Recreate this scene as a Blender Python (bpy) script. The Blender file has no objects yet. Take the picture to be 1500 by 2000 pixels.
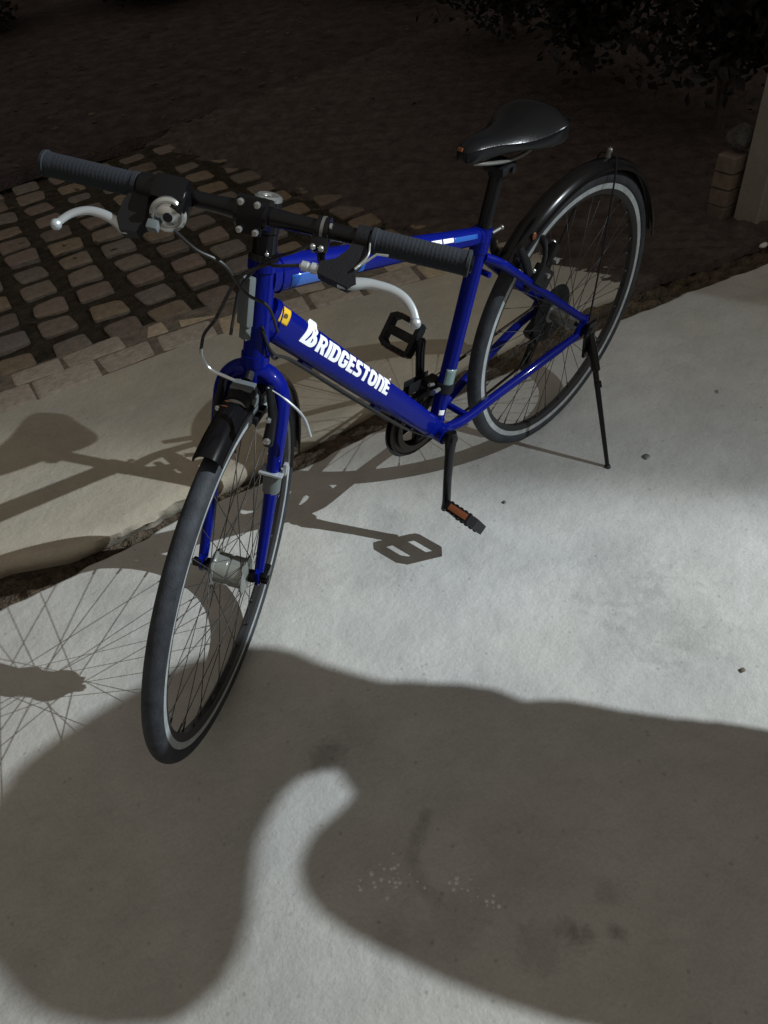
import bpy, bmesh, math, random
import numpy as np
from mathutils import Matrix, Vector
random.seed(7); rng = np.random.default_rng(7)
PI = math.pi
sc = bpy.context.scene
C = bpy.context.scene.collection

# ------------------------------------------------------------------ camera
def aa(ax, a):
    return Matrix.Rotation(a, 3, Vector(ax))
CAM = Vector((1.42457, 0.94457, 1.36004)); YAW, PITCH, ROLL, FPX = -2.27909, -0.77975, 0.12386, math.exp(7.31482)
fw = Vector((math.cos(YAW)*math.cos(PITCH), math.sin(YAW)*math.cos(PITCH), math.sin(PITCH)))
rt = fw.cross(Vector((0, 0, 1))).normalized(); up = rt.cross(fw)
R_ = aa(fw, ROLL); rt = R_ @ rt; up = R_ @ up
cd = bpy.data.cameras.new('camera'); cam = bpy.data.objects.new('camera', cd); C.objects.link(cam)
m3 = Matrix((rt, up, -fw)).transposed()
cam.matrix_world = Matrix.Translation(CAM) @ m3.to_4x4()
cd.sensor_fit = 'HORIZONTAL'; cd.sensor_width = 36; cd.lens = 36*FPX/1500
cd.clip_start = 0.05; cd.clip_end = 400
sc.camera = cam

# ------------------------------------------------------------------ world: dim night sky
w = bpy.data.worlds.new('World'); sc.world = w; w.use_nodes = True
nt = w.node_tree; bg = nt.nodes['Background']
sky = nt.nodes.new('ShaderNodeTexSky'); sky.sky_type = 'NISHITA'; sky.sun_disc = False
sky.sun_elevation = math.radians(-2.0); sky.sun_rotation = math.radians(120)
mx = nt.nodes.new('ShaderNodeMix'); mx.data_type = 'RGBA'; mx.inputs[0].default_value = 0.9
mx.inputs[7].default_value = (1.50, 1.34, 1.14, 1)
nt.links.new(sky.outputs[0], mx.inputs[6])
# sky gradient put in: brighter above and behind the camera, darker over the far garden
gtc = nt.nodes.new('ShaderNodeTexCoord'); gdp = nt.nodes.new('ShaderNodeVectorMath'); gdp.operation = 'DOT_PRODUCT'; gdp.inputs[1].default_value = Vector((.42, .48, .77)).normalized()
gmr = nt.nodes.new('ShaderNodeMapRange'); gmr.inputs[1].default_value = -.1; gmr.inputs[2].default_value = 1.0; gmr.inputs[3].default_value = .22; gmr.inputs[4].default_value = 1.75
gsc = nt.nodes.new('ShaderNodeVectorMath'); gsc.operation = 'SCALE'
nt.links.new(gtc.outputs['Generated'], gdp.inputs[0]); nt.links.new(gdp.outputs['Value'], gmr.inputs[0]); nt.links.new(gmr.outputs[0], gsc.inputs['Scale'])
nt.links.new(mx.outputs[2], gsc.inputs[0]); nt.links.new(gsc.outputs[0], bg.inputs[0])
bg.inputs[1].default_value = 0.15

# ------------------------------------------------------------------ the lamp that lights the yard (off frame, on a pole)
LAMP = Vector((-1.4469, 2.6501, 2.7525)); AIM = Vector((0.9, 0.1, 0.0))
ld = bpy.data.lights.new('floodlight_lamp', 'SPOT'); ld.energy = 1060; ld.color = (0.90, 0.985, 1.03)
ld.spot_size = math.radians(100); ld.spot_blend = 0.06; ld.shadow_soft_size = 0.010
lo = bpy.data.objects.new('floodlight_lamp', ld); C.objects.link(lo)
lo.location = LAMP; lo.rotation_euler = (AIM-LAMP).to_track_quat('-Z', 'Y').to_euler()
# soft edge of shade put into the lamp's emission: full beam, weak spill, nothing beyond (by bearing and by height)
ld.use_nodes = True; lt_ = ld.node_tree; em = lt_.nodes['Emission']
def ln(kind, op=None, **kw):
    n_ = lt_.nodes.new(kind)
    if op: n_.operation = op
    return n_
gi = ln('ShaderNodeNewGeometry'); dp = ln('ShaderNodeVectorMath', 'DOT_PRODUCT'); dp.inputs[1].default_value = (AIM-LAMP).normalized()
sg = ln('ShaderNodeMath', 'SIGN'); dr = ln('ShaderNodeVectorMath', 'SCALE'); sx_ = ln('ShaderNodeSeparateXYZ'); at = ln('ShaderNodeMath', 'ARCTAN2')
lt_.links.new(gi.outputs['Incoming'], dp.inputs[0]); lt_.links.new(dp.outputs['Value'], sg.inputs[0])
lt_.links.new(gi.outputs['Incoming'], dr.inputs[0]); lt_.links.new(sg.outputs[0], dr.inputs['Scale']); lt_.links.new(dr.outputs[0], sx_.inputs[0])
lt_.links.new(sx_.outputs[1], at.inputs[0]); lt_.links.new(sx_.outputs[0], at.inputs[1])
def ramp(src, lo_, hi_, pts):
    mr_ = ln('ShaderNodeMapRange'); mr_.inputs[1].default_value = lo_; mr_.inputs[2].default_value = hi_; lt_.links.new(src, mr_.inputs[0])
    r_c = ln('ShaderNodeValToRGB'); r_c.color_ramp.interpolation = 'LINEAR'
    while len(r_c.color_ramp.elements) < len(pts): r_c.color_ramp.elements.new(.5)
    for e_, (d_, v_) in zip(r_c.color_ramp.elements, pts): e_.position = (d_-lo_)/(hi_-lo_); e_.color = (v_, v_, v_, 1)
    lt_.links.new(mr_.outputs[0], r_c.inputs[0]); return r_c.outputs[0]
dg = ln('ShaderNodeMath', 'MULTIPLY'); dg.inputs[1].default_value = 180/PI; lt_.links.new(at.outputs[0], dg.inputs[0])
bz = ramp(dg.outputs[0], -80, -20, [(-80, 0), (-77.9, 0), (-77.1, .075), (-73, .10), (-65, .19), (-61, .245), (-58.2, .30), (-57.2, .42), (-56.0, .66), (-54.8, .83), (-53.2, .93), (-49, 1), (-42, .90), (-34, .76), (-22, .5)])
be = ramp(sx_.outputs[2], -1, 0, [(-.95, .4), (-.76, .80), (-.70, .90), (-.61, 1.0), (-.45, 1.0), (-.2, .85), (0, .5)])
mm = ln('ShaderNodeMath', 'MULTIPLY'); lt_.links.new(bz, mm.inputs[0]); lt_.links.new(be, mm.inputs[1]); lt_.links.new(mm.outputs[0], em.inputs['Strength'])

sc.view_settings.view_transform = 'Standard'; sc.view_settings.look = 'None'
sc.view_settings.exposure = 0; sc.view_settings.gamma = 1

# ------------------------------------------------------------------ materials
def lin(c):
    return tuple((x/12.92 if x <= .04045 else ((x+.055)/1.055)**2.4) for x in c)
def mat(name, col, rough=.5, metal=0, coat=0, noise=None, bump=None, spec=.5, coat_rough=.08):
    """col linear base; noise=(scale, amount, detail): mottles the base; bump=(scale, dist)"""
    m = bpy.data.materials.new(name); m.use_nodes = True
    t = m.node_tree; b = t.nodes['Principled BSDF']
    b.inputs['Base Color'].default_value = (*col, 1); b.inputs['Roughness'].default_value = rough
    b.inputs['Metallic'].default_value = metal; b.inputs['Coat Weight'].default_value = coat
    b.inputs['Coat Roughness'].default_value = coat_rough; b.inputs['Specular IOR Level'].default_value = spec
    tc = t.nodes.new('ShaderNodeTexCoord')
    if noise:
        n = t.nodes.new('ShaderNodeTexNoise'); n.inputs['Scale'].default_value = noise[0]; n.inputs['Detail'].default_value = noise[2] if len(noise) > 2 else 6
        n.inputs['Roughness'].default_value = .65
        t.links.new(tc.outputs['Object'], n.inputs['Vector'])
        r = t.nodes.new('ShaderNodeMapRange'); r.inputs[1].default_value = .3; r.inputs[2].default_value = .7
        r.inputs[3].default_value = 1-noise[1]; r.inputs[4].default_value = 1+noise[1]
        t.links.new(n.outputs[0], r.inputs[0])
        mu = t.nodes.new('ShaderNodeVectorMath'); mu.operation = 'SCALE'; mu.inputs[0].default_value = col
        t.links.new(r.outputs[0], mu.inputs['Scale']); t.links.new(mu.outputs[0], b.inputs['Base Color'])
    if bump:
        n = t.nodes.new('ShaderNodeTexNoise'); n.inputs['Scale'].default_value = bump[0]; n.inputs['Detail'].default_value = 5
        t.links.new(tc.outputs['Object'], n.inputs['Vector'])
        bp = t.nodes.new('ShaderNodeBump'); bp.inputs['Distance'].default_value = bump[1]; bp.inputs['Strength'].default_value = 1
        t.links.new(n.outputs[0], bp.inputs['Height']); t.links.new(bp.outputs[0], b.inputs['Normal'])
    return m

def add_tread(m, n=110):
    """chevron grooves round the wheel axis (object y)"""
    t = m.node_tree; b = t.nodes['Principled BSDF']; tc = t.nodes.new('ShaderNodeTexCoord'); sp_ = t.nodes.new('ShaderNodeSeparateXYZ'); t.links.new(tc.outputs['Object'], sp_.inputs[0])
    def mth(op, a, c=None, v=None):
        q = t.nodes.new('ShaderNodeMath'); q.operation = op; t.links.new(a, q.inputs[0])
        if c is not None: t.links.new(c, q.inputs[1])
        elif v is not None: q.inputs[1].default_value = v
        return q.outputs[0]
    an = mth('MULTIPLY', mth('ARCTAN2', sp_.outputs[2], sp_.outputs[0]), v=float(n)); ay = mth('MULTIPLY', mth('ABSOLUTE', sp_.outputs[1]), v=620.0)
    sn = mth('GREATER_THAN', mth('SINE', mth('ADD', an, ay)), v=.55)
    bp = t.nodes.new('ShaderNodeBump'); bp.invert = True; bp.inputs['Distance'].default_value = .0012; bp.inputs['Strength'].default_value = .8
    t.links.new(sn, bp.inputs['Height'])
    old = b.inputs['Normal'].links[0].from_socket if b.inputs['Normal'].links else None
    if old: t.links.new(old, bp.inputs['Normal'])
    t.links.new(bp.outputs[0], b.inputs['Normal'])
def concrete(name, col, stain=.0, warm=(1, .93, .83), spots=()):
    """cement with broad blotches, fine speckle, pores and a light relief"""
    m = bpy.data.materials.new(name); m.use_nodes = True
    t = m.node_tree; b = t.nodes['Principled BSDF']; b.inputs['Roughness'].default_value = .85; b.inputs['Specular IOR Level'].default_value = .25
    tc = t.nodes.new('ShaderNodeTexCoord')
    def nz(scale, det, rough=.6, dist=0):
        n = t.nodes.new('ShaderNodeTexNoise'); n.inputs['Scale'].default_value = scale; n.inputs['Detail'].default_value = det; n.inputs['Roughness'].default_value = rough; n.inputs['Distortion'].default_value = dist
        t.links.new(tc.outputs['Object'], n.inputs['Vector']); return n.outputs[0]
    def mr(x, a, bb, c, d):
        r = t.nodes.new('ShaderNodeMapRange'); r.inputs[1].default_value = a; r.inputs[2].default_value = bb; r.inputs[3].default_value = c; r.inputs[4].default_value = d
        t.links.new(x, r.inputs[0]); return r.outputs[0]
    def mul(a, c):
        q = t.nodes.new('ShaderNodeMath'); q.operation = 'MULTIPLY'; t.links.new(a, q.inputs[0])
        if isinstance(c, float): q.inputs[1].default_value = c
        else: t.links.new(c, q.inputs[1])
        return q.outputs[0]
    f = mul(mr(nz(1.9, 4, .6, .5), .3, .7, .84, 1.11), mr(nz(9, 4), .3, .7, .93, 1.06))
    f = mul(f, mr(nz(150, 3, .7), .25, .75, .91, 1.09))
    f = mul(f, mr(nz(520, 2, .7), .25, .75, .93, 1.07))
    f = mul(f, mr(nz(38, 5, .75, 1.2), .55, .75, 1.0, .90))
    # dark pits
    v = t.nodes.new('ShaderNodeTexVoronoi'); v.inputs['Scale'].default_value = 26; v.inputs['Randomness'].default_value = 1
    t.links.new(tc.outputs['Object'], v.inputs['Vector'])
    f = mul(f, mr(v.outputs['Distance'], .05, .12, .78, 1.0))
    if stain:
        f = mul(f, mr(nz(2.6, 5, .6, .8), .60, .72, 1.0, 1-stain))
    # old damp / oil stains with ragged outlines, lying at fixed places of the floor
    wob = nz(22, 6, .75, .6)
    for (sx0, sy0, sr, sdk) in spots:
        ds = t.nodes.new('ShaderNodeVectorMath'); ds.operation = 'DISTANCE'; ds.inputs[1].default_value = (sx0, sy0, 0)
        t.links.new(tc.outputs['Object'], ds.inputs[0])
        q = t.nodes.new('ShaderNodeMath'); q.operation = 'MULTIPLY_ADD'; q.inputs[1].default_value = sr*3.2; t.links.new(wob, q.inputs[0]); t.links.new(ds.outputs['Value'], q.inputs[2])
        f = mul(f, mr(q.outputs[0], sr*2.0, sr*2.9, 1-sdk, 1.0))
    mxn = t.nodes.new('ShaderNodeMix'); mxn.data_type = 'RGBA'
    mxn.inputs[6].default_value = (*col, 1); mxn.inputs[7].default_value = (col[0]*warm[0], col[1]*warm[1], col[2]*warm[2], 1)
    t.links.new(mr(nz(.9, 3), .4, .6, 0, 1), mxn.inputs[0])
    sc_ = t.nodes.new('ShaderNodeVectorMath'); sc_.operation = 'SCALE'
    t.links.new(mxn.outputs[2], sc_.inputs[0]); t.links.new(f, sc_.inputs['Scale']); t.links.new(sc_.outputs[0], b.inputs['Base Color'])
    bp = t.nodes.new('ShaderNodeBump'); bp.inputs['Distance'].default_value = .0007
    t.links.new(nz(190, 4, .7), bp.inputs['Height'])
    bp2 = t.nodes.new('ShaderNodeBump'); bp2.inputs['Distance'].default_value = .006
    t.links.new(nz(14, 4), bp2.inputs['Height']); t.links.new(bp.outputs[0], bp2.inputs['Normal']); t.links.new(bp2.outputs[0], b.inputs['Normal'])
    return m

def per_island(name, cols, rough=.9, bump=(60, .004), nscale=40, namt=.25):
    """every loose piece (brick, leaf) takes its own shade of the ramp"""
    m = bpy.data.materials.new(name); m.use_nodes = True
    t = m.node_tree; b = t.nodes['Principled BSDF']; b.inputs['Roughness'].default_value = rough; b.inputs['Specular IOR Level'].default_value = .25
    g = t.nodes.new('ShaderNodeNewGeometry'); cr = t.nodes.new('ShaderNodeValToRGB')
    e = cr.color_ramp.elements
    while len(e) < len(cols): e.new(.5)
    for i, c in enumerate(cols): e[i].position = i/(len(cols)-1); e[i].color = (*c, 1)
    t.links.new(g.outputs['Random Per Island'], cr.inputs[0])
    tc = t.nodes.new('ShaderNodeTexCoord'); n = t.nodes.new('ShaderNodeTexNoise'); n.inputs['Scale'].default_value = nscale; n.inputs['Detail'].default_value = 6; n.inputs['Roughness'].default_value = .7
    t.links.new(tc.outputs['Object'], n.inputs['Vector'])
    r = t.nodes.new('ShaderNodeMapRange'); r.inputs[1].default_value = .3; r.inputs[2].default_value = .7; r.inputs[3].default_value = 1-namt; r.inputs[4].default_value = 1+namt
    t.links.new(n.outputs[0], r.inputs[0])
    mu = t.nodes.new('ShaderNodeVectorMath'); mu.operation = 'SCALE'
    t.links.new(cr.outputs[0], mu.inputs[0]); t.links.new(r.outputs[0], mu.inputs['Scale']); t.links.new(mu.outputs[0], b.inputs['Base Color'])
    if bump:
        n2 = t.nodes.new('ShaderNodeTexNoise'); n2.inputs['Scale'].default_value = bump[0]; n2.inputs['Detail'].default_value = 5
        t.links.new(tc.outputs['Object'], n2.inputs['Vector'])
        bp = t.nodes.new('ShaderNodeBump'); bp.inputs['Distance'].default_value = bump[1]
        t.links.new(n2.outputs[0], bp.inputs['Height']); t.links.new(bp.outputs[0], b.inputs['Normal'])
    return m

def look(u, v):
    d = fw+((u-750)/FPX)*rt-((v-1000)/FPX)*up; t = -CAM.z/d.z; return CAM+d*t
SPOTS = [(*look(u, v).xy, r, k) for u, v, r, k in ((1105, 1812, .018, .24), (1140, 1822, .017, .26), (1122, 1835, .015, .2), (1196, 1815, .013, .26), (1214, 1822, .012, .22), (1060, 1850, .040, .18), (830, 1592, .012, .22), (822, 1618, .015, .24), (812, 1645, .014, .24), (806, 1672, .015, .20), (812, 1700, .014, .18), (826, 1728, .015, .16), (846, 1752, .016, .15), (880, 1800, .05, .13), (640, 1470, .034, .30), (1000, 1700, .07, .10), (760, 1830, .03, .14), (700, 1420, .06, .10), (1180, 1740, .020, .15), (1330, 1060, .10, .05), (1200, 1120, .11, .14), (1290, 1210, .12, .16), (1380, 1290, .09, .10), (960, 930, .16, .07), (560, 1130, .10, .08), (1380, 760, .18, .08))]
M = dict(
    driveway=concrete('driveway_cement', (.39, .395, .385), .16, (1, .965, .92), SPOTS),
    slab=concrete('pavement_cement', (.34, .325, .285), .08),
    soil=mat('dark_soil', (.050, .036, .032), .95, noise=(6, .5, 8), bump=(50, .03), spec=.1),
    jsoil=mat('joint_soil', (.034, .029, .022), .95, noise=(24, .5, 8), bump=(90, .012), spec=.1),
    earth=mat('packed_earth', (.066, .052, .048), .95, noise=(16, .4, 9), bump=(70, .010), spec=.1),
    mortar=mat('mortar', (.13, .11, .09), .95, noise=(30, .4, 8), bump=(90, .006), spec=.1),
    path=mat('trodden_dirt', (.052, .041, .041), .95, noise=(9, .45, 8), bump=(60, .02), spec=.1),
    gapsoil=mat('gap_dirt', (.085, .066, .048), .95, noise=(30, .5, 8), bump=(70, .02), spec=.1),
    brick=per_island('paving_brick', [(.15, .115, .095), (.105, .085, .07), (.14, .12, .105), (.165, .125, .085), (.12, .105, .095)]),
    kerb=per_island('border_brick', [(.30, .255, .215), (.26, .225, .19), (.32, .28, .235), (.34, .275, .19)]),
    blue=mat('blue_paint', (.0011, .0052, .140), .45, 0, .34, noise=(70, .10, 6), spec=.04, coat_rough=.045),
    cyan=mat('light_blue_decal', (.015, .085, .36), .3, coat=.5),
    white=mat('white_decal', (.82, .83, .85), .35, coat=.4),
    yellow=mat('yellow_sticker', (.62, .38, .015), .45),
    mark=mat('sticker_ink', (.10, .06, .01), .5),
    rubber=mat('tyre_rubber', (.027, .031, .038), .66, noise=(30, .5, 5), bump=(400, .0006), spec=.3),
    wall=mat('tyre_sidewall', (.026, .029, .034), .7, noise=(25, .4, 5), spec=.3),
    alu=mat('rim_aluminium', (.38, .41, .42), .42, .2, noise=(40, .25)),
    rimdark=mat('rim_inner_black', (.016, .016, .018), .45, .1),
    steel=mat('spoke_steel', (.035, .034, .034), .45, .3),
    chrome=mat('polished_metal', (.52, .54, .53), .20, .85),
    silver=mat('brushed_silver', (.52, .56, .59), .32, .6),
    hubshell=mat('hub_shell', (.30, .32, .30), .26, .55),
    satin=mat('satin_alloy', (.20, .20, .19), .35, .7),
    black=mat('gloss_black', (.004, .004, .005), .22, 0, .15, spec=.22),
    matt=mat('matt_black', (.008, .008, .0095), .5, bump=(300, .0005), spec=.25),
    grip=mat('grip_rubber', (.019, .022, .028), .75, bump=(350, .0006), spec=.2),
    leather=mat('saddle_vinyl', (.003, .0034, .0045), .24, 0, .05, bump=(260, .0003), spec=.30, coat_rough=.2),
    cable=mat('cable_housing', (.014, .014, .014), .4),
    oily=mat('chain_steel', (.05, .042, .035), .45, .8),
    amber=mat('amber_reflector', (.17, .05, .018), .35, coat=.3),
    clear=mat('clear_plastic', (.16, .18, .18), .15, 0, .6),
    grey=mat('grey_plastic', (.10, .115, .118), .5),
    sticker=mat('grey_green_sticker', (.13, .19, .19), .35, coat=.5),
    stone=mat('grey_stone', (.06, .056, .052), .9, noise=(30, .5), bump=(60, .014)),
    post=concrete('post_cement', (.20, .19, .17)),
    gate=mat('dark_painted_metal', (.02, .017, .025), .55),
    bark=mat('bark', (.06, .045, .035), .9, noise=(25, .4), bump=(40, .01)),
    leaf=per_island('dark_leaves', [(.012, .014, .012), (.020, .019, .015), (.013, .012, .016), (.035, .027, .020)], .5, None, 20, .3),
    dry=mat('dry_leaf', (.09, .075, .055), .8, noise=(60, .3)),
    litterleaf=per_island('fallen_leaves', [(.03, .024, .017), (.06, .042, .026), (.045, .03, .02), (.10, .075, .05)], .7, None, 30, .3),
    moss=per_island('moss_blades', [(.02, .026, .012), (.035, .035, .017), (.045, .035, .02)], .8, None, 20, .3),
    coat=mat('occluder_surface', (.02, .021, .025), .85, bump=(120, .002)),  # surface of the unseen figure added to cast the big shadow
    skin=mat('skin', (.35, .2, .14), .5),
    dots_pebble=mat('light_dots_pebble', (.52, .54, .54), .8),  # colour of the painted light dots and of the real pebble
    lampglass=mat('lamp_glass', (.8, .85, .8), .2),
    red=mat('red_reflector', (.35, .01, .01), .2, coat=.8),
)
b_ = M['lampglass'].node_tree.nodes['Principled BSDF']; b_.inputs['Emission Color'].default_value = (.96, 1, .98, 1); b_.inputs['Emission Strength'].default_value = 4

# ------------------------------------------------------------------ mesh builder
add_tread(M['rubber'])
class MB:
    def __init__(s): s.v = []; s.f = []; s.m = []
    def add(s, vs, fs, mi=0):
        o = len(s.v); s.v += [tuple(map(float, q)) for q in vs]; s.f += [tuple(i+o for i in f) for f in fs]; s.m += [mi]*len(fs); return s
    def loft(s, rings, mi=0, cap=True, closed=False):
        n = len(rings[0]); vs = [p for r in rings for p in r]; fs = []
        k = len(rings)
        for i in range(k if closed else k-1):
            a = i*n; b = ((i+1) % k)*n
            for j in range(n):
                j2 = (j+1) % n; fs.append((a+j, a+j2, b+j2, b+j))
        if cap and not closed:
            fs.append(tuple(range(n-1, -1, -1))); fs.append(tuple((k-1)*n+j for j in range(n)))
        return s.add(vs, fs, mi)
    def tube(s, pts, r, seg=12, mi=0, cap=True, closed=False, flat=1.0, upv=None):
        """swept round tube; r a number or one per point; flat scales the section across"""
        P = [Vector(p) for p in pts]; n = len(P)
        rr = [r]*n if isinstance(r, (int, float)) else list(r)
        rings = []; nprev = None
        for i in range(n):
            if closed: t = (P[(i+1) % n]-P[i-1])
            else: t = (P[min(i+1, n-1)]-P[max(i-1, 0)])
            t.normalize()
            if nprev is None:
                a = Vector(upv) if upv else (Vector((0, 0, 1)) if abs(t.z) < .9 else Vector((1, 0, 0)))
                nv = (a - t*a.dot(t)).normalized()
            else:
                nv = (nprev - t*nprev.dot(t)).normalized()
            nprev = nv; bv = t.cross(nv)
            q = rr[i]
            rings.append([P[i]+nv*(math.cos(2*PI*j/seg)*q)+bv*(math.sin(2*PI*j/seg)*q*flat) for j in range(seg)])
        return s.loft(rings, mi, cap, closed)
    def cyl(s, a, b, r, seg=16, mi=0, r2=None):
        return s.tube([a, b], [r, r if r2 is None else r2], seg, mi)
    def lathe(s, c, axis, prof, seg=24, mi=0, cap=True):
        """prof = [(distance along axis, radius)]"""
        c = Vector(c); ax = Vector(axis).normalized()
        a = Vector((0, 0, 1)) if abs(ax.z) < .9 else Vector((1, 0, 0)); u = (a-ax*a.dot(ax)).normalized(); v = ax.cross(u)
        rings = [[c+ax*d+u*(r*math.cos(2*PI*j/seg))+v*(r*math.sin(2*PI*j/seg)) for j in range(seg)] for d, r in prof]
        return s.loft(rings, mi, cap)
    def box(s, c, size, rot=None, mi=0, bev=0.0):
        bm = bmesh.new(); bmesh.ops.create_cube(bm, size=1)
        for v in bm.verts: v.co = Vector((v.co.x*size[0], v.co.y*size[1], v.co.z*size[2]))
        if bev: bmesh.ops.bevel(bm, geom=bm.edges[:], offset=bev, segments=2, profile=.7, affect='EDGES')
        bm.verts.index_update()
        r = rot if rot is not None else Matrix.Identity(3)
        s.add([r @ v.co + Vector(c) for v in bm.verts], [[v.index for v in f.verts] for f in bm.faces], mi); bm.free(); return s
    def ball(s, c, r, mi=0, seg=16, scale=(1, 1, 1), rot=None):
        bm = bmesh.new(); bmesh.ops.create_uvsphere(bm, u_segments=seg, v_segments=seg//2+1, radius=1); bm.verts.index_update()
        m = rot if rot is not None else Matrix.Identity(3)
        s.add([m @ Vector((v.co.x*r*scale[0], v.co.y*r*scale[1], v.co.z*r*scale[2]))+Vector(c) for v in bm.verts], [[v.index for v in f.verts] for f in bm.faces], mi); bm.free(); return s
    def ring(s, c, section, R=None, a0=0, a1=2*PI, n=96, mi=0):
        """sweep a section [(radius, lateral)] about the y axis through c; angle measured from +x to +z"""
        full = abs(a1-a0-2*PI) < 1e-6; c = Vector(c)
        k = n if full else n+1; rings = []
        for i in range(k):
            a = a0+(a1-a0)*i/n; ca, sa = math.cos(a), math.sin(a)
            rings.append([c+Vector((r*ca, y, r*sa)) for r, y in section])
        return s.loft(rings, mi, not full, full)
    def prism(s, poly, to3, t, mi=0):
        """2-D outline -> slab of thickness t: to3(u, v, w)"""
        n = len(poly)
        vs = [to3(u, v, 0) for u, v in poly]+[to3(u, v, t) for u, v in poly]
        fs = [tuple(range(n-1, -1, -1)), tuple(range(n, 2*n))]+[(i, (i+1) % n, n+(i+1) % n, n+i) for i in range(n)]
        return s.add(vs, fs, mi)
    def build(s, name, mats, parent=None, matrix=None, smooth=35, fix=True):
        me = bpy.data.meshes.new(name); me.from_pydata(s.v, [], s.f); me.update()
        for m in (mats if isinstance(mats, (list, tuple)) else [mats]): me.materials.append(m)
        me.polygons.foreach_set('material_index', s.m)
        if fix:
            bm = bmesh.new(); bm.from_mesh(me); bmesh.ops.recalc_face_normals(bm, faces=bm.faces[:]); bm.to_mesh(me); bm.free()
        if smooth:
            me.shade_smooth(); me.set_sharp_from_angle(angle=math.radians(smooth))
        o = bpy.data.objects.new(name, me); C.objects.link(o)
        if parent: o.parent = parent
        if matrix is not None: o.matrix_local = matrix
        return o
def tag(o, label=None, cat=None, group=None, kind=None):
    if label: o['label'] = label
    if cat: o['category'] = cat
    if group: o['group'] = group
    if kind: o['kind'] = kind
    return o
def empty(name, loc=(0, 0, 0)):
    o = bpy.data.objects.new(name, None); o.location = loc; o.empty_display_size = .1; C.objects.link(o); return o
def spline(pts, n=8):
    """Catmull-Rom through the points"""
    P = [Vector(p) for p in pts]; P = [P[0]*2-P[1]]+P+[P[-1]*2-P[-2]]; out = []
    for i in range(1, len(P)-2):
        for k in range(n):
            t = k/n; a, b, c, d = P[i-1], P[i], P[i+1], P[i+2]
            out.append(.5*((2*b)+(c-a)*t+(2*a-5*b+4*c-d)*t*t+(3*b-a-3*c+d)*t**3))
    out.append(P[-2]); return out

# ================================================================== THE GROUND
def sheet(name, x0, x1, y0, y1, z, m, label=None, holes=None):
    return tag(MB().add([(x0, y0, z), (x1, y0, z), (x1, y1, z), (x0, y1, z)], [(0, 1, 2, 3)]).build(name, m, smooth=0), label, kind='structure')

def interp(xs, pts):
    px = [p[0] for p in pts]; py = [p[1] for p in pts]; return np.interp(xs, px, py)
# lines along the kerb, as y(x), found on the ground
DRIVE_EDGE = [(-60, 15.2), (-3.0, .50), (-1.32, .085), (-1.16, .075), (-.87, -.035), (-.65, -.10), (-.3, -.19), (.1, -.29), (.5, -.39), (.88, -.495), (1.08, -.525), (1.34, -.585), (2.0, -.74), (4, -1.25), (60, -15)]
SLAB_EDGE = [(-60, 15.0), (-3.0, .40), (-1.32, .00), (-1.14, -.06), (-.95, -.13), (-.8, -.19), (-.5, -.27), (-.1, -.34), (.3, -.42), (.7, -.49), (.86, -.52), (.93, -.535), (1.05, -.555), (1.15, -.595), (1.27, -.68), (1.5, -.73), (2.0, -.86), (4, -1.40), (60, -15.4)]
KERB = [(-60, 16.5), (-3.0, .30), (-1.2, -.48), (-.70, -.66), (-.175, -.885), (.055, -.985), (.296, -1.09), (.428, -1.135), (.582, -1.17), (.779, -1.215), (1.0, -1.27), (2.0, -1.50), (4, -2.0), (60, -16)]

def jit(xs, a, s, seed=0):
    r = np.random.default_rng(seed); k = r.uniform(0, 6.28, 6); f = s*np.array([1, 1.7, 2.9, 4.3, 7.1, 11.3])
    return a*sum(np.sin(xs*f[i]+k[i])/(1+.5*i) for i in range(6))/2.2

# bare soil to the horizon
def soil():
    mb = MB(); n = 140
    g = np.linspace(-1, 1, n+1); gx = np.sign(g)*(abs(g)**2.6)*90; gy = gx
    V = [(x, y, -.055+(.012*math.sin(x*3.1+y*2.3)+.010*math.sin(x*7.7-y*5.1)+.008*math.sin(y*11+x*4)) if abs(x) < 12 and abs(y) < 12 else -.055) for y in gy for x in gx]
    F = [(j*(n+1)+i, j*(n+1)+i+1, (j+1)*(n+1)+i+1, (j+1)*(n+1)+i) for j in range(n) for i in range(n)]
    return tag(mb.add(V, F).build('soil', M['soil'], smooth=60), kind='structure')
soil()

# concrete driveway in front, with a ragged edge along the gap
xs = np.concatenate([np.linspace(-60, -3, 12)[:-1], np.arange(-3, 4, .012), np.linspace(4, 60, 12)])
ye = interp(xs, DRIVE_EDGE)+jit(xs, .010, 9, 1)*(abs(xs) < 4)
mb = MB(); n = len(xs)
V = []; 
for x, y in zip(xs, ye): V += [(x, y, -.07), (x, y-.0, -.006), (x, y+.010, 0.0), (x, 60, 0.0)]
F = []
for i in range(n-1):
    for k in range(3): F.append((4*i+k, 4*(i+1)+k, 4*(i+1)+k+1, 4*i+k+1))
drive = tag(mb.add(V, F).build('driveway', M['driveway'], smooth=30), kind='structure')

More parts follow.
